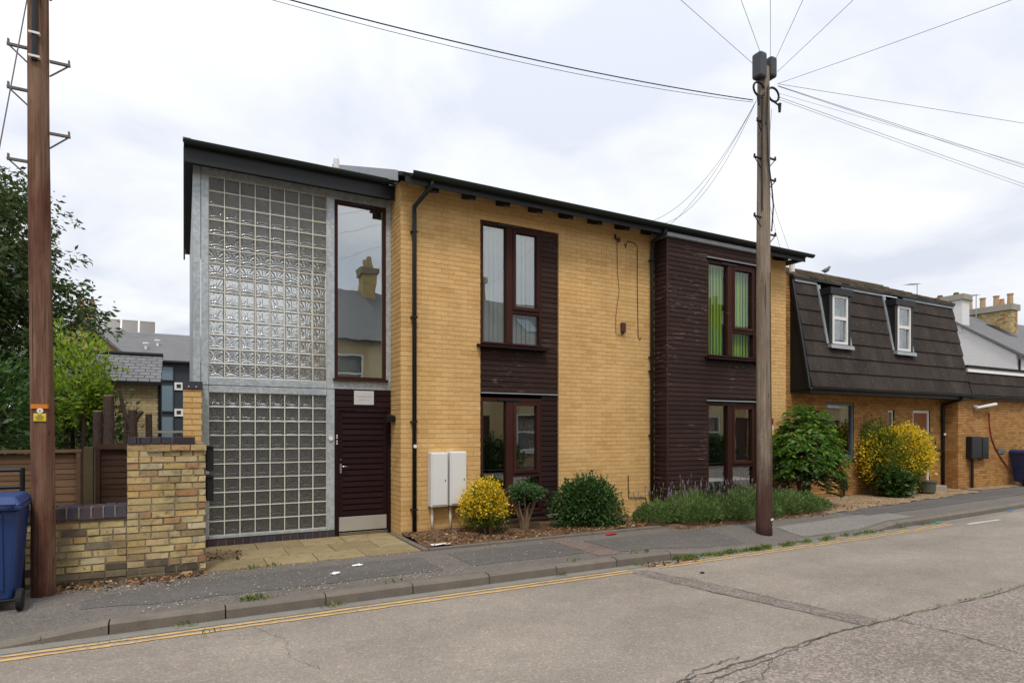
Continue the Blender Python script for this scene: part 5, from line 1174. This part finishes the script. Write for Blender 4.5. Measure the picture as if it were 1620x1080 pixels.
# weeds and grass in the gutter and joints, fallen leaves, litter
def tufts(name, pts, n_, size, spread, mat, seed):
    g = np.random.default_rng(seed); P = []; D = []
    for x, y, z, k in pts:
        c = int(n_ * k); q = np.stack([x + g.normal(0, spread[0], c), y + g.normal(0, spread[1], c), np.full(c, z)], 1); P.append(q); D.append(np.stack([g.normal(0, .6, c), g.normal(0, .6, c), np.full(c, 1.)], 1))
    return leaf_mesh(name, mat, None, np.concatenate(P), np.concatenate(D), size, .25, 0, .2, label='green weeds and grass growing in the gutter and road joints', kind='stuff')
pts = [(x, yk(x) - .06 + random.uniform(-.05, .04), -.105, max(0, random.gauss(.25, .55)) * (1.5 if x < 8 else .9)) for x in lin(5.9, 10.6, 60)]
pts += [(x, yk(x) - .05, -.105, .35) for x in (1.3, 1.35, 4.0, 5.2, .0, 11.2, 11.4, 12.0, 12.2)] + [(x, yk(x) + .17, .0, .6) for x in (.55, .62, .7)] + [(x, yk(x) + .15, .0, .2) for x in (2.0, 4.3, 5.3, 5.5)]
pts += [(.72, 7.88, .0, .5), (.95, 7.9, .0, .25), (1.0, 7.92, .0, .25), (-.6, 6.3, -.05, .2), (.2, 5.9, -.105, .15), (-1.0, 6.3, -.08, .2)]
tufts('weeds', pts, 42, .055, (.05, .025), LF_GRASS, 3)
pts = [(x, 3.32 + jig(x, .012, 5), -.1, random.uniform(.1, .9)) for x in lin(5.5, 12, 90)] + [(5.82 + random.uniform(-.02, .03), y, -.1, random.uniform(.1, .6)) for y in lin(1.6, 3.3, 30)] + [(5.55 - (y - 3.33) * .2 + .12, y, -.1, random.uniform(.05, .4)) for y in lin(3.4, 5.4, 24)] + [(5.38 - (y - 3.33) * .2, y, -.1, random.uniform(.05, .3)) for y in lin(3.4, 4.8, 14)] + [(4.9, 3.32, -.1, .4), (4.8, 3.3, -.1, .3), (.75, 5.3, -.1, .3), (.8, 5.1, -.1, .2), (.72, 5.5, -.1, .25)]
tufts('weeds', pts, 13, .022, (.03, .009), LF_GRASS, 4)
def litter(name, label, regs, size, mat, seed):
    g = np.random.default_rng(seed); P = []
    for x0, x1, y0, y1, c, z in regs: P.append(np.stack([g.uniform(x0, x1, c), g.uniform(y0, y1, c), np.full(c, z) + g.uniform(0, .012, c)], 1))
    P = np.concatenate(P); D = np.stack([g.normal(0, 1, len(P)), g.normal(0, 1, len(P)), g.normal(0, .12, len(P))], 1); return leaf_mesh(name, mat, None, P, D, size, .6, 0, .1, label=label, kind='stuff')
litter('fallen_leaves', 'brown fallen leaves scattered on the bed and along the wall foot', [(2.97, 7.1, 7.94, 8.5, 1500, .05), (2.97, 4.0, 8.4, 8.95, 300, .08), (7.1, 11, 7.4, 7.7, 220, .03), (.2, .7, 8.4, 9.2, 90, .022), (-1.2, .2, 7.72, 7.89, 420, .008), (-1.15, .0, 7.5, 7.75, 90, .008), (11.2, 14, 7.75, 8.4, 120, .03), (5.2, 6.2, 6.05, 6.2, 120, -.1)], .045, LF_DEAD, 6)
litter('petal_litter', 'pale flecks of petals and grit on the pavement', [(-1.3, 3.2, 6.5, 7.88, 650, .009), (-.9, .6, 7.3, 7.85, 350, .009), (-.4, 3.0, 6.42, 6.7, 420, .008), (3, 7.5, 6.5, 7.8, 280, .009), (8.5, 12, 7.2, 7.6, 120, .009), (.3, 2.8, 7.7, 7.9, 150, .012)], .016, M('petal', (.48, .42, .33), .9), 8)
def scrap(x, y, z, w_, l, mat, label, rot, seed):
    g = random.Random(seed); vs = []; n_ = 5
    for i in range(n_):
        for j in range(n_): vs.append((x + (i / (n_ - 1) - .5) * w_ * (1 - .5 * abs(j / (n_ - 1) - .5)) + g.uniform(-.006, .006), y + (j / (n_ - 1) - .5) * l + g.uniform(-.006, .006), z + g.uniform(0, .012)))
    o = MB().add(vs, [(i * n_ + j, (i + 1) * n_ + j, (i + 1) * n_ + j + 1, i * n_ + j + 1) for i in range(n_ - 1) for j in range(n_ - 1)]).build('litter_scrap', mat, None); o.rotation_euler.z = rot; s_ = o.modifiers.new('thickness', 'SOLIDIFY'); s_.thickness = .0015; tag(o, label, 'litter', 'scraps of litter')
scrap(1.86, 7.41, .010, .14, .09, LITW, 'white paper scrap on the pavement below the slatted door', .3, 1); scrap(1.53, 7.11, .010, .12, .08, LITW, 'white paper scrap on the pavement nearer the kerb', .5, 2)
scrap(5.95, 7.74, .012, .22, .10, LITR, 'red and white crumpled wrapper at the edge of the planting bed', .2, 3); scrap(3.18, 8.02, .05, .34, .14, LITW, 'large white torn paper lying in the bed by the downpipe', .1, 4)
scrap(6.25, 6.22, -.1, .2, .05, LITG, 'green plastic wrapper lying in the gutter weeds', .2, 5); scrap(12.6, 6.36, -.1, .3, .08, LITG, 'green plastic wrapper in the gutter further right', .2, 6); scrap(15.8, 6.55, -.1, .25, .1, LITB, 'blue plastic wrapper in the gutter at the right', .2, 7)
tag(MB().lathe([(.025, 0), (.028, .008), (.0, .012)], (5.62, 5.5, -.104), 10).build('bottle_cap', BLACK, None), 'small round black cap lying on the road beside the trench patch', 'litter')

# ================================================================== BACKGROUND BUILDINGS
# brick outhouse with slate roof
OH = thing('brick_outhouse', 'pale stock brick outhouse with grey slate roof behind the fence', 'building', (-1.3, 18, 0))
oc = box('wall', MORTAR_OLD, OH, -3.4, -.58, 18.01, 20.8, -.1, 2.86)
YB = brick_mat('pale_stock_brick', [(0, (.48, .37, .18)), (.4, (.60, .48, .26)), (.8, (.66, .55, .33)), (1, (.45, .31, .15))], .2)
lay_bricks(OH, brick_list(-3.4, -.57, 0, 2.84), YB, 18.0, limit=0)
m = MB()
for r_ in range(9):
    x = -3.5 - (.12 if r_ % 2 else 0); y0 = 17.85 + r_ * .19; z0 = 2.86 + r_ * .092
    while x < -.5:
        a, b = max(x, -3.5), min(x + .24, -.5)
        if b - a > .03: m.hexa([(a, y0, z0), (b - .006, y0, z0), (b - .006, y0 + .24, z0 + .105), (a, y0 + .24, z0 + .105), (a, y0, z0 + .02), (b - .006, y0, z0 + .02), (b - .006, y0 + .24, z0 + .118), (a, y0 + .24, z0 + .118)])
        x += .25
m.build('slates', SLATE, OH, kind='stuff'); box('gutter', BLACK, OH, -3.5, -.48, 17.78, 17.85, 2.78, 2.86); MB().tube([(-3.5, 19.55, 3.72), (-.5, 19.55, 3.72)], .06, 8).build('ridge', BLACKW, OH)
MB().tube([(-.53, 17.96, 2.8), (-.53, 17.96, .1)], .045, 8).build('downpipe', BLACK, OH); MB().hexa([(-3.5, 17.85, 2.80), (-.5, 17.85, 2.80), (-.5, 19.5, 3.60), (-3.5, 19.5, 3.60), (-3.5, 17.9, 2.84), (-.5, 17.9, 2.84), (-.5, 19.5, 3.66), (-3.5, 19.5, 3.66)]).build('roof', BLACKW, OH)
# dark grey modern house
GH = thing('grey_house', 'dark grey clad house with small square windows behind the outhouse', 'building', (1.5, 35, 0))
box('wall', GREYWALL, GH, -1.15, 8, 35, 41, 0, 5.05)
def sqwin(x0, x1, z0, z1, fr, y=34.93, name='window', gm_=GLASSD):
    w = MB().frame(x0, x1, z0, z1, fr, y, y + .1).build(name, WHITEP, GH); box('pane', gm_, w, x0 + fr, x1 - fr, y + .04, y + .05, z0 + fr, z1 - fr); box('reveal', BLACK, w, x0 + fr, x1 - fr, y + .065, y + .069, z0 + fr, z1 - fr)
sqwin(-.40, -.02, 3.66, 4.04, .09); sqwin(-.40, -.02, 2.34, 2.72, .09)
SKYGL = M('blue_grey_glazing', (.16, .23, .28), .15, .1, spec=.8)
for z0, z1 in ((4.1, 4.85), (2.55, 3.95), (.9, 2.4)):
    w = MB().frame(-1.02, -.42, z0, z1, .05, 34.93, 35.0).build('window', GREYWALL, GH); box('pane', SKYGL, w, -.97, -.47, 34.96, 34.99, z0 + .05, z1 - .05)
m = MB().hexa([(-6, 34.7, 5.02), (9, 34.7, 5.02), (9, 39, 6.85), (-6, 39, 6.85), (-6, 34.65, 5.1), (9, 34.65, 5.1), (9, 39, 6.95), (-6, 39, 6.95)])
rf_ = m.build('roof', SLATE2, GH); box('ridge', ZINC, rf_, -6, 9, 38.95, 39.15, 6.9, 6.98)
MB().hexa([(-6, 39.16, 6.88), (9, 39.16, 6.88), (9, 43, 5.1), (-6, 43, 5.1), (-6, 39.16, 6.94), (9, 39.16, 6.94), (9, 43, 5.16), (-6, 43, 5.16)]).build('rear_slope', SLATE2, rf_)
for x, y in ((-1.7, 36.3), (-1.2, 36.9), (2.0 - .9, 36.2), (1.35 - .9, 35.9)):
    MB().lathe([(.06, 0), (.06, .3), (.14, .3), (.14, .38)], (x, y, 5.05 + (y - 34.7) * .43), 8).build('roof_cowl', WHITEP, rf_)
box('chimney', MORTAR_OLD, rf_, 1.2, 1.8, 39.3, 39.9, 6.6, 7.35)
for i in range(3):
    x = -3.75 + i * .82
    t = thing('solar_panel', ('leftmost', 'middle', 'rightmost')[i] + ' of three dark solar panels standing above the grey roof ridge', 'solar panel', (x, 39.2, 6.95), 'solar panels on the ridge')
    MB().hexa([(x, 39.0, 6.98), (x + .72, 39.0, 6.98), (x + .72, 39.06, 6.98), (x, 39.06, 6.98), (x, 39.3, 7.62), (x + .72, 39.3, 7.62), (x + .72, 39.36, 7.62), (x, 39.36, 7.62)]).build('glass', SOLAR, t)
    m = MB(); 
    for a in (x - .05, x + .73): m.hexa([(a, 38.98, 6.95), (a + .04, 38.98, 6.95), (a + .04, 39.08, 6.95), (a, 39.08, 6.95), (a, 39.3, 7.68), (a + .04, 39.3, 7.68), (a + .04, 39.4, 7.68), (a, 39.4, 7.68)])
    m.box(x - .01, x + .73, 39.28, 39.4, 7.63, 7.68).build('frame', WHITEP, t); MB().tube([(x + .36, 39.4, 7.4), (x + .36, 39.8, 6.7)], .02, 6).build('prop', ZINC, t)
# ochre gabled house and its chimney behind the tree
OG = thing('ochre_gable_house', 'ochre rendered gable house with chimney half hidden by the tree', 'building', (-3.9, 32, 0))
MB().prism([(-5.6, -.1), (-2.25, -.1), (-2.25, 4.85), (-3.92, 6.4), (-5.6, 4.85)], 'y', 32, 34.4).build('wall', RENDERY, OG)
m = MB(); m.hexa([(-3.92, 31.8, 6.42), (-2.05, 31.8, 4.68), (-2.05, 34.5, 4.68), (-3.92, 34.5, 6.42), (-3.92, 31.8, 6.54), (-2.0, 31.8, 4.78), (-2.0, 34.5, 4.78), (-3.92, 34.5, 6.54)])
m.hexa([(-5.8, 31.8, 4.68), (-3.925, 31.8, 6.42), (-3.925, 34.5, 6.42), (-5.8, 34.5, 4.68), (-5.85, 31.8, 4.78), (-3.925, 31.8, 6.54), (-3.925, 34.5, 6.54), (-5.85, 34.5, 4.78)]); m.build('roof', SLATE2, OG)
ch = box('chimney', YB, OG, -4.2, -3.5, 33, 33.6, 5.9, 7.15); 
for x in (-4.05, -3.65): MB().lathe([(.12, 0), (.1, .4)], (x, 33.3, 7.15), 8).build('chimney_pot', POT, ch)
tag(MB().lathe([(.05, 0), (.75, .0), (.78, .3), (.6, .75), (.25, .95), (.05, 1.0)], (-.25, 14.6, .9), 14).build('covered_barbecue', M('grey_tarpaulin', (.05, .052, .058), .6), None), 'grey tarpaulin-covered mound behind the old brick pier', 'cover')
bt = thing('garden_bench', 'pale weathered garden table top seen over the pier', 'table', (-.75, 12.5, 0)); box('top', STONE, bt, -1.0, .0, 12.2, 12.7, 1.60, 1.64)
for x in (-.95, -.1): box('leg', STONE, bt, x, x + .06, 12.3, 12.6, 0, 1.6)
# white gable house and terrace at the right
WH = thing('white_gable_house', 'whitewashed gable house with slate roof and chimneys beyond the mansard', 'building', (36, 13, 0))
gx = 32; yf, yr, yb, ze, zr = 13.0, 16.4, 19.8, 4.95, 7.35
MB().prism([(yf, -.1), (yb, -.1), (yb, ze), (yr, zr), (yf, ze)], 'x', gx, 40).build('wall', WHITEWALL, WH)
m = MB(); m.hexa([(gx - .12, yf - .25, ze - .12), (46, yf - .25, ze - .12), (46, yr, zr + .02), (gx - .12, yr, zr + .02), (gx - .12, yf - .28, ze - .02), (46, yf - .28, ze - .02), (46, yr, zr + .12), (gx - .12, yr, zr + .12)])
m.hexa([(gx - .12, yr + .001, zr + .02), (46, yr + .001, zr + .02), (46, yb + .2, ze - .1), (gx - .12, yb + .2, ze - .1), (gx - .12, yr + .001, zr + .12), (46, yr + .001, zr + .12), (46, yb + .2, ze), (gx - .12, yb + .2, ze)])
rf_ = m.build('roof', SLATE2, WH); MB().hexa([(35.2, 14.6, 6.15), (36.0, 14.6, 6.15), (36.0, 15.6, 6.86), (35.2, 15.6, 6.86), (35.2, 14.56, 6.22), (36.0, 14.56, 6.22), (36.0, 15.56, 6.93), (35.2, 15.56, 6.93)]).build('rooflight', BLACK, rf_)
box('wall', YB, WH, 40.01, 46, yf, yb, -.1, ze - .1)
c1 = box('chimney', WHITEWALL, WH, gx - .02, gx + .62, 15.1, 17.5, 6.2, 7.75); box('capping', STONE, c1, gx - .1, gx + .7, 15.0, 17.6, 7.751, 8.0)
for y in (15.5, 16.2, 17.0): MB().lathe([(.14, 0), (.11, .16)], (gx + .3, y, 8.0), 8).build('chimney_pot', TILEM, c1)
c2 = box('chimney', MORTAR_OLD, WH, 36.3, 37.0, 15.0, 17.2, 6.2, 7.65); lay_bricks(c2, brick_list(14.99, 17.2, 6.2, 7.62), OLD, 36.285, axis='x', limit=0); lay_bricks(c2, brick_list(36.34, 37.0, 6.2, 7.62), OLD, 14.98, limit=0); box('capping', STONE, c2, 36.2, 37.1, 14.9, 17.3, 7.651, 7.95)
for i, y in enumerate((15.15, 15.75, 16.35, 16.95)): MB().lathe([(.15, 0), (.13, .05), (.12, .5), (.15, .51), (.15, .56)], (36.65, y, 7.95), 10).build('chimney_pot', POTY, c2)
MB().lathe([(.14, 0), (.1, .25), (.12, .3)], (36.4, 15.4, 7.95), 8).build('chimney_pot', POT, c2)
c3 = box('chimney', YB, WH, 42.8, 43.5, 15.0, 17.2, 6.2, 7.6)
for y in (15.3, 15.9, 16.5): MB().lathe([(.15, 0), (.12, .62)], (43.1, y, 7.6), 8).build('chimney_pot', POTY, c3)
MB().tube([(gx + .2, yf - .03, ze - .2), (gx + .2, yf - .03, 0)], .05, 8).build('downpipe', BLACK, WH)
w = MB().frame(33.2, 34.4, 2.7, 4.5, .12, yf - .04, yf + .05).build('window', WHITEP, WH); box('pane', SKYGL, w, 33.32, 34.28, yf - .02, yf - .005, 2.82, 4.38)
def aerial(x, y, z0, z1, label):
    t = thing('tv_aerial', label, 'aerial', (x, y, z0)); MB().tube([(x, y, z0), (x, y, z1)], .022, 6).build('mast', ZINC, t); MB().tube([(x - .9, y - .05, z1 - .15), (x + .15, y + .02, z1 - .02)], .012, 5).build('boom', ZINC, t)
    for i in range(6): xx = x - .85 + i * .17; MB().tube([(xx, y - .2, z1 - .14 + .02 * i), (xx, y + .2, z1 - .14 + .02 * i)], .009, 4).build('element', ZINC, t)
aerial(32.2, 17.2, 7.7, 8.95, 'thin tv aerial above the mansard ridge beside the white chimney'); aerial(36.1, 16.4, 7.2, 8.65, 'thin tv aerial beside the brick chimney with four pots')
bd = tag(MB().tube([(16.55, 11.5, 6.335), (16.63, 11.5, 6.345), (16.72, 11.5, 6.365), (16.82, 11.5, 6.405), (16.88, 11.5, 6.465), (16.92, 11.5, 6.495), (16.98, 11.5, 6.490)], [.012, .035, .062, .06, .036, .032, .006], 10).tube([(16.73, 11.48, 6.315), (16.73, 11.48, 6.255)], .007, 4).tube([(16.73, 11.53, 6.315), (16.73, 11.53, 6.255)], .007, 4).build('pigeon', M('grey_feather', (.12, .12, .13), .8), None, smooth=True), 'small grey pigeon perched on the mansard house ridge', 'bird')

# ================================================================== TERRACE ACROSS THE STREET (seen reflected in the windows)
strip('far_pavement', PAVEM, lin(-40, 60, 10), lambda x: -6, lambda x: -4.15, 0)
def part_box(b, nm, mat, t, **k): return box(nm, mat, t, *b, **k)
proto = thing('terraced_house', 'stock brick terraced house across the street reflected in the windows', 'building', (0, -6, 0), 'terraced houses across the street')
HWd = 5.2
wl_ = MB()
tops = [(.7, 1.9, 3.2, 4.8), (3.0, 4.2, 3.2, 4.8), (.5, 2.3, .7, 2.4), (3.4, 4.4, .0, 2.3)]
for a in holes(0, HWd - .01, -.1, 5.4, tops): wl_.box(a[0], a[1], -6.25, -6, a[2], a[3])
wl_.box(0, HWd - .01, -13, -12.8, -.1, 5.4); wl_.build('wall', YB, proto)
for a in tops[:3]:
    w = MB().frame(*a, .09, -6.12, -6.02).box(a[0] + .09, a[1] - .09, -6.11, -6.03, (a[2] + a[3]) / 2 - .04, (a[2] + a[3]) / 2 + .04).build('window', WHITEP, proto); box('pane', GLASSD, w, a[0] + .09, a[1] - .09, -6.075, -6.07, a[2] + .09, a[3] - .09); box('curtain', WHITEBL, w, a[0] + .09, a[1] - .09, -6.3, -6.29, a[2] + .09, a[3] - .09); box('sill', WHITEP, w, a[0] - .08, a[1] + .08, -6.02, -5.9, a[2] - .12, a[2] - .002)
d = box('door', BROWNBOX, proto, 3.42, 4.38, -6.12, -6.08, 0, 2.28)
MB().hexa([(0, -5.75, 5.28), (HWd - .01, -5.75, 5.28), (HWd - .01, -9.5, 8.1), (0, -9.5, 8.1), (0, -5.7, 5.36), (HWd - .01, -5.7, 5.36), (HWd - .01, -9.5, 8.2), (0, -9.5, 8.2)]).build('roof', SLATE2, proto)
MB().hexa([(0, -9.501, 8.1), (HWd - .01, -9.501, 8.1), (HWd - .01, -13.2, 5.3), (0, -13.2, 5.3), (0, -9.501, 8.2), (HWd - .01, -9.501, 8.2), (HWd - .01, -13.2, 5.4), (0, -13.2, 5.4)]).build('roof', SLATE2, proto)
MB().hexa([(1.6, -7.0, 6.3), (2.3, -7.0, 6.3), (2.3, -8.0, 7.05), (1.6, -8.0, 7.05), (1.6, -6.96, 6.36), (2.3, -6.96, 6.36), (2.3, -7.96, 7.11), (1.6, -7.96, 7.11)]).build('rooflight', SKYGL, proto)
c1 = MB().box(-.3, .35, -9.9, -8.9, 7.4, 8.9).box(-.4, .45, -10.0, -8.8, 8.901, 9.2).build('chimney', OLD, proto)
for i in range(2): MB().lathe([(.15, 0), (.12, .55)], (.03, -9.1 - i * .5, 9.2), 10).build('chimney_pot', POTY, c1)
gutter(0, HWd - .01, -5.66, 5.36, BLACK, proto)
x0s = [-34 + 5.2 * i for i in range(15)]
def copy_tree(o, parent=None):
    c = o.copy(); COL.objects.link(c); c.parent = parent
    for ch_ in list(o.children): copy_tree(ch_, c)
    return c
kids = proto
for i, x in enumerate(x0s):
    t = proto if i == len(x0s) - 1 else copy_tree(proto)
    t.location.x = x

for x, lb in ((11.2, 'rounded hedge across the street reflected in the lower windows'), (23.5, 'second rounded hedge further along across the street')):
    bush('street_hedge', lb, 'hedge', (x, -5.0, .55), (1.5, .5, .6), 700, 9, .11, LF_GREEN, 40, zmin=-.9, spread=.1)
